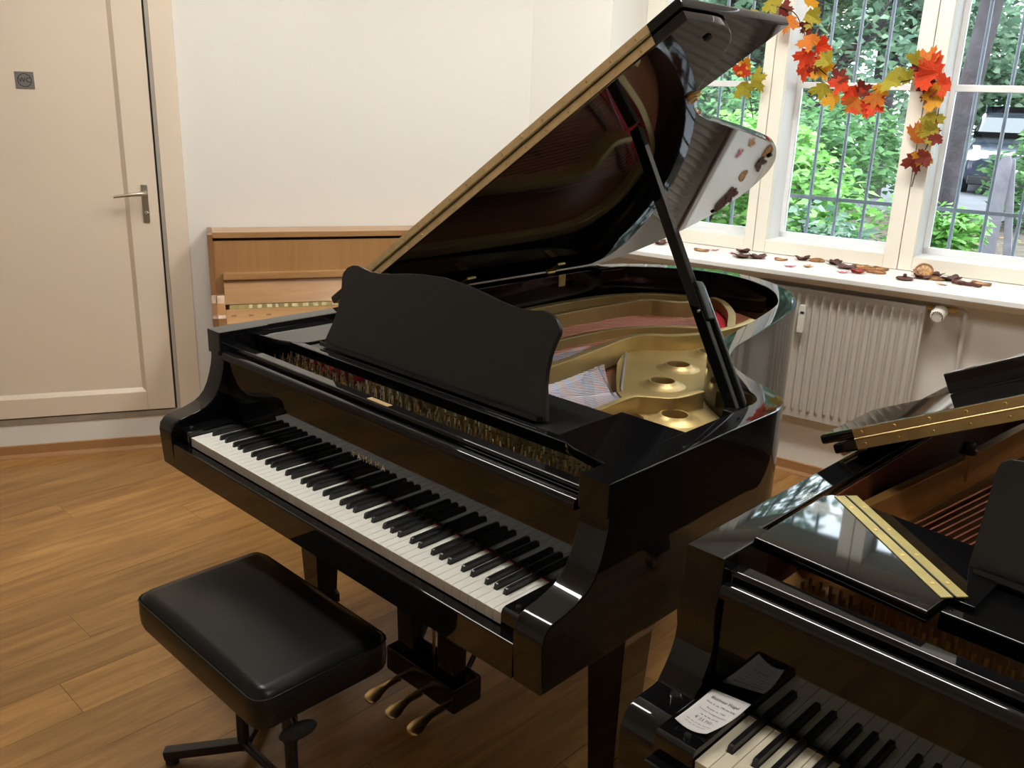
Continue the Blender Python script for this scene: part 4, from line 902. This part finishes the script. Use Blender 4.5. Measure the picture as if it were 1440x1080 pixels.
v, f = leaves(2600, Vector((.5, .2, 3.4)), 1.5, 1.2, .8, .13, 77); me = bpy.data.meshes.new('foliage'); me.from_pydata([tuple(q) for q in v], [], f); me.materials.append(MATS['leaf_blue']); stuff(link(bpy.data.objects.new('foliage', me), tr))
lp_ = thing('fence_post', 'weathered grey plank post standing before the car', 'post', ww(.14, 4.0, gz(4.0)), WA)
MB().prism([(-.05, -.2), (.05, -.2), (.045, .95), (.02, 1.0), (-.03, .99), (-.05, .94)], -.02, .02, 1, .004).build('plank', 'weathered_wood', lp_, 30)
MB().beam((.19, .03, -.2), (.03, .03, .97), .035, .06, (0, 1, 0), .004).build('strut', 'weathered_wood', lp_, 30)
# parked car
ca = thing('car', 'dark blue parked car half hidden behind shrubs', 'car', ww(-1.35, 15.6, gz(15)+.07), rad(-72))
def loft(sec, name, mat, par, smooth=40):
    v = []; f = []; n = len(sec[0])
    for s in sec: v += s
    for i in range(len(sec)-1):
        for k in range(n): f.append((i*n+k, i*n+(k+1) % n, (i+1)*n+(k+1) % n, (i+1)*n+k))
    f += [tuple(range(n))[::-1], tuple(range(len(v)-n, len(v)))]; return mk(name, v, f, mat, par, smooth)
def csec(x, hw_, zb, zt, sh=.12): return [(x, -hw_*.92, zb), (x, hw_*.92, zb), (x, hw_, zb+.15), (x, hw_*.99, zt-sh), (x, hw_*.86, zt), (x, -hw_*.86, zt), (x, -hw_*.99, zt-sh), (x, -hw_, zb+.15)]
body = loft([csec(2.08, .62, .32, .62), csec(2.02, .80, .22, .72), csec(1.5, .86, .20, .84), csec(.85, .88, .20, .96), csec(-.4, .88, .20, .97), csec(-1.6, .87, .22, .98), csec(-2.0, .80, .28, .94), csec(-2.1, .70, .40, .86)], 'body', 'car_paint', ca)
loft([csec(.90, .76, .93, .99, .02), csec(.25, .66, .93, 1.38, .06), csec(-.5, .66, .93, 1.45, .06), csec(-1.2, .66, .93, 1.40, .06), csec(-1.85, .74, .93, 1.0, .02)], 'cabin', 'car_glass', ca)
loft([csec(.22, .60, 1.385, 1.43, .01), csec(-.5, .62, 1.43, 1.475, .01), csec(-1.15, .60, 1.39, 1.435, .01)], 'roof', 'car_paint', body)
for s in (-1, 1):
    box('headlight', (1.88, s*.62-.16, .60), (2.06, s*.62+.16, .74), 'headlight', body, .03); box('mirror', (.62, s*.95-.09, .95), (.74, s*.95+.09, 1.07), 'car_paint', body, .02)
    for x in (1.30, -1.35):
        wh = MB().lathe([(0, -.1), (.28, -.1), (.31, -.07), (.31, .07), (.28, .1), (0, .1)], (x, s*.80, .31), 28, Matrix.Rotation(rad(90), 3, 'X')).build('wheel', 'tyre', ca, 40)
        MB().lathe([(0, -.01), (.21, -.01), (.21, .01), (0, .015)], (x, s*.905, .31), 24, Matrix.Rotation(rad(90), 3, 'X')).build('rim', 'steel', wh, 40)
box('grille', (2.0, -.42, .36), (2.10, .42, .58), 'car_trim', body, .02); box('bumper', (1.96, -.74, .20), (2.12, .74, .36), 'car_trim', body, .03); box('number_plate', (2.105, -.26, .38), (2.125, .26, .49), 'plastic_white', body, .004)
v, f = [], []; r = random.Random(5)
for _ in range(1500):
    d = r.uniform(1, 10); w = r.uniform(-4, 4); p = ww(w, d, gz(d)+.03); a = r.uniform(0, 2*PI); s = .07; i = len(v); t_ = Vector((math.cos(a), math.sin(a), r.uniform(-.2, .3)))*s; b_ = Vector((-math.sin(a), math.cos(a), r.uniform(-.2, .3)))*s*.4
    v += [p, p+t_*.5+b_, p+t_, p+t_*.5-b_]; f += [(i, i+1, i+2), (i, i+2, i+3)]
me = bpy.data.meshes.new('leaf_litter'); me.from_pydata([tuple(q) for q in v], [], f); me.materials.append(MATS['leaf_litter']); o = stuff(link(bpy.data.objects.new('leaf_litter', me))); tag(o, 'fallen leaves scattered on the garden soil', 'leaves')
#--LAMPS
def lamp(x, y, where, mat):
    t = thing('ceiling_lamp', 'long white ceiling lamp with an opal cover '+where, 'lamp', (x, y, HC), 0, 'ceiling lamps of the music room')
    box('housing', (-.75, -.14, -.05), (.75, .14, 0), 'window_white', t, .003)
    box('opal_cover', (-.735, -.125, -.085), (.735, .125, -.05), mat, t, .012)
    for s in (-1, 1): box('end_cap', (s*.745-.012, -.135, -.09), (s*.745+.012, .135, -.045), 'window_white', t, .002)
for i, (x, y, wh) in enumerate(((.30, 1.72, 'above the open lid of the concert grand'), (-.85, .15, 'above the leather bench'), (2.35, .10, 'above the half-raised grand'))): lamp(x, y, wh, 'lamp_cover_%d' % i)
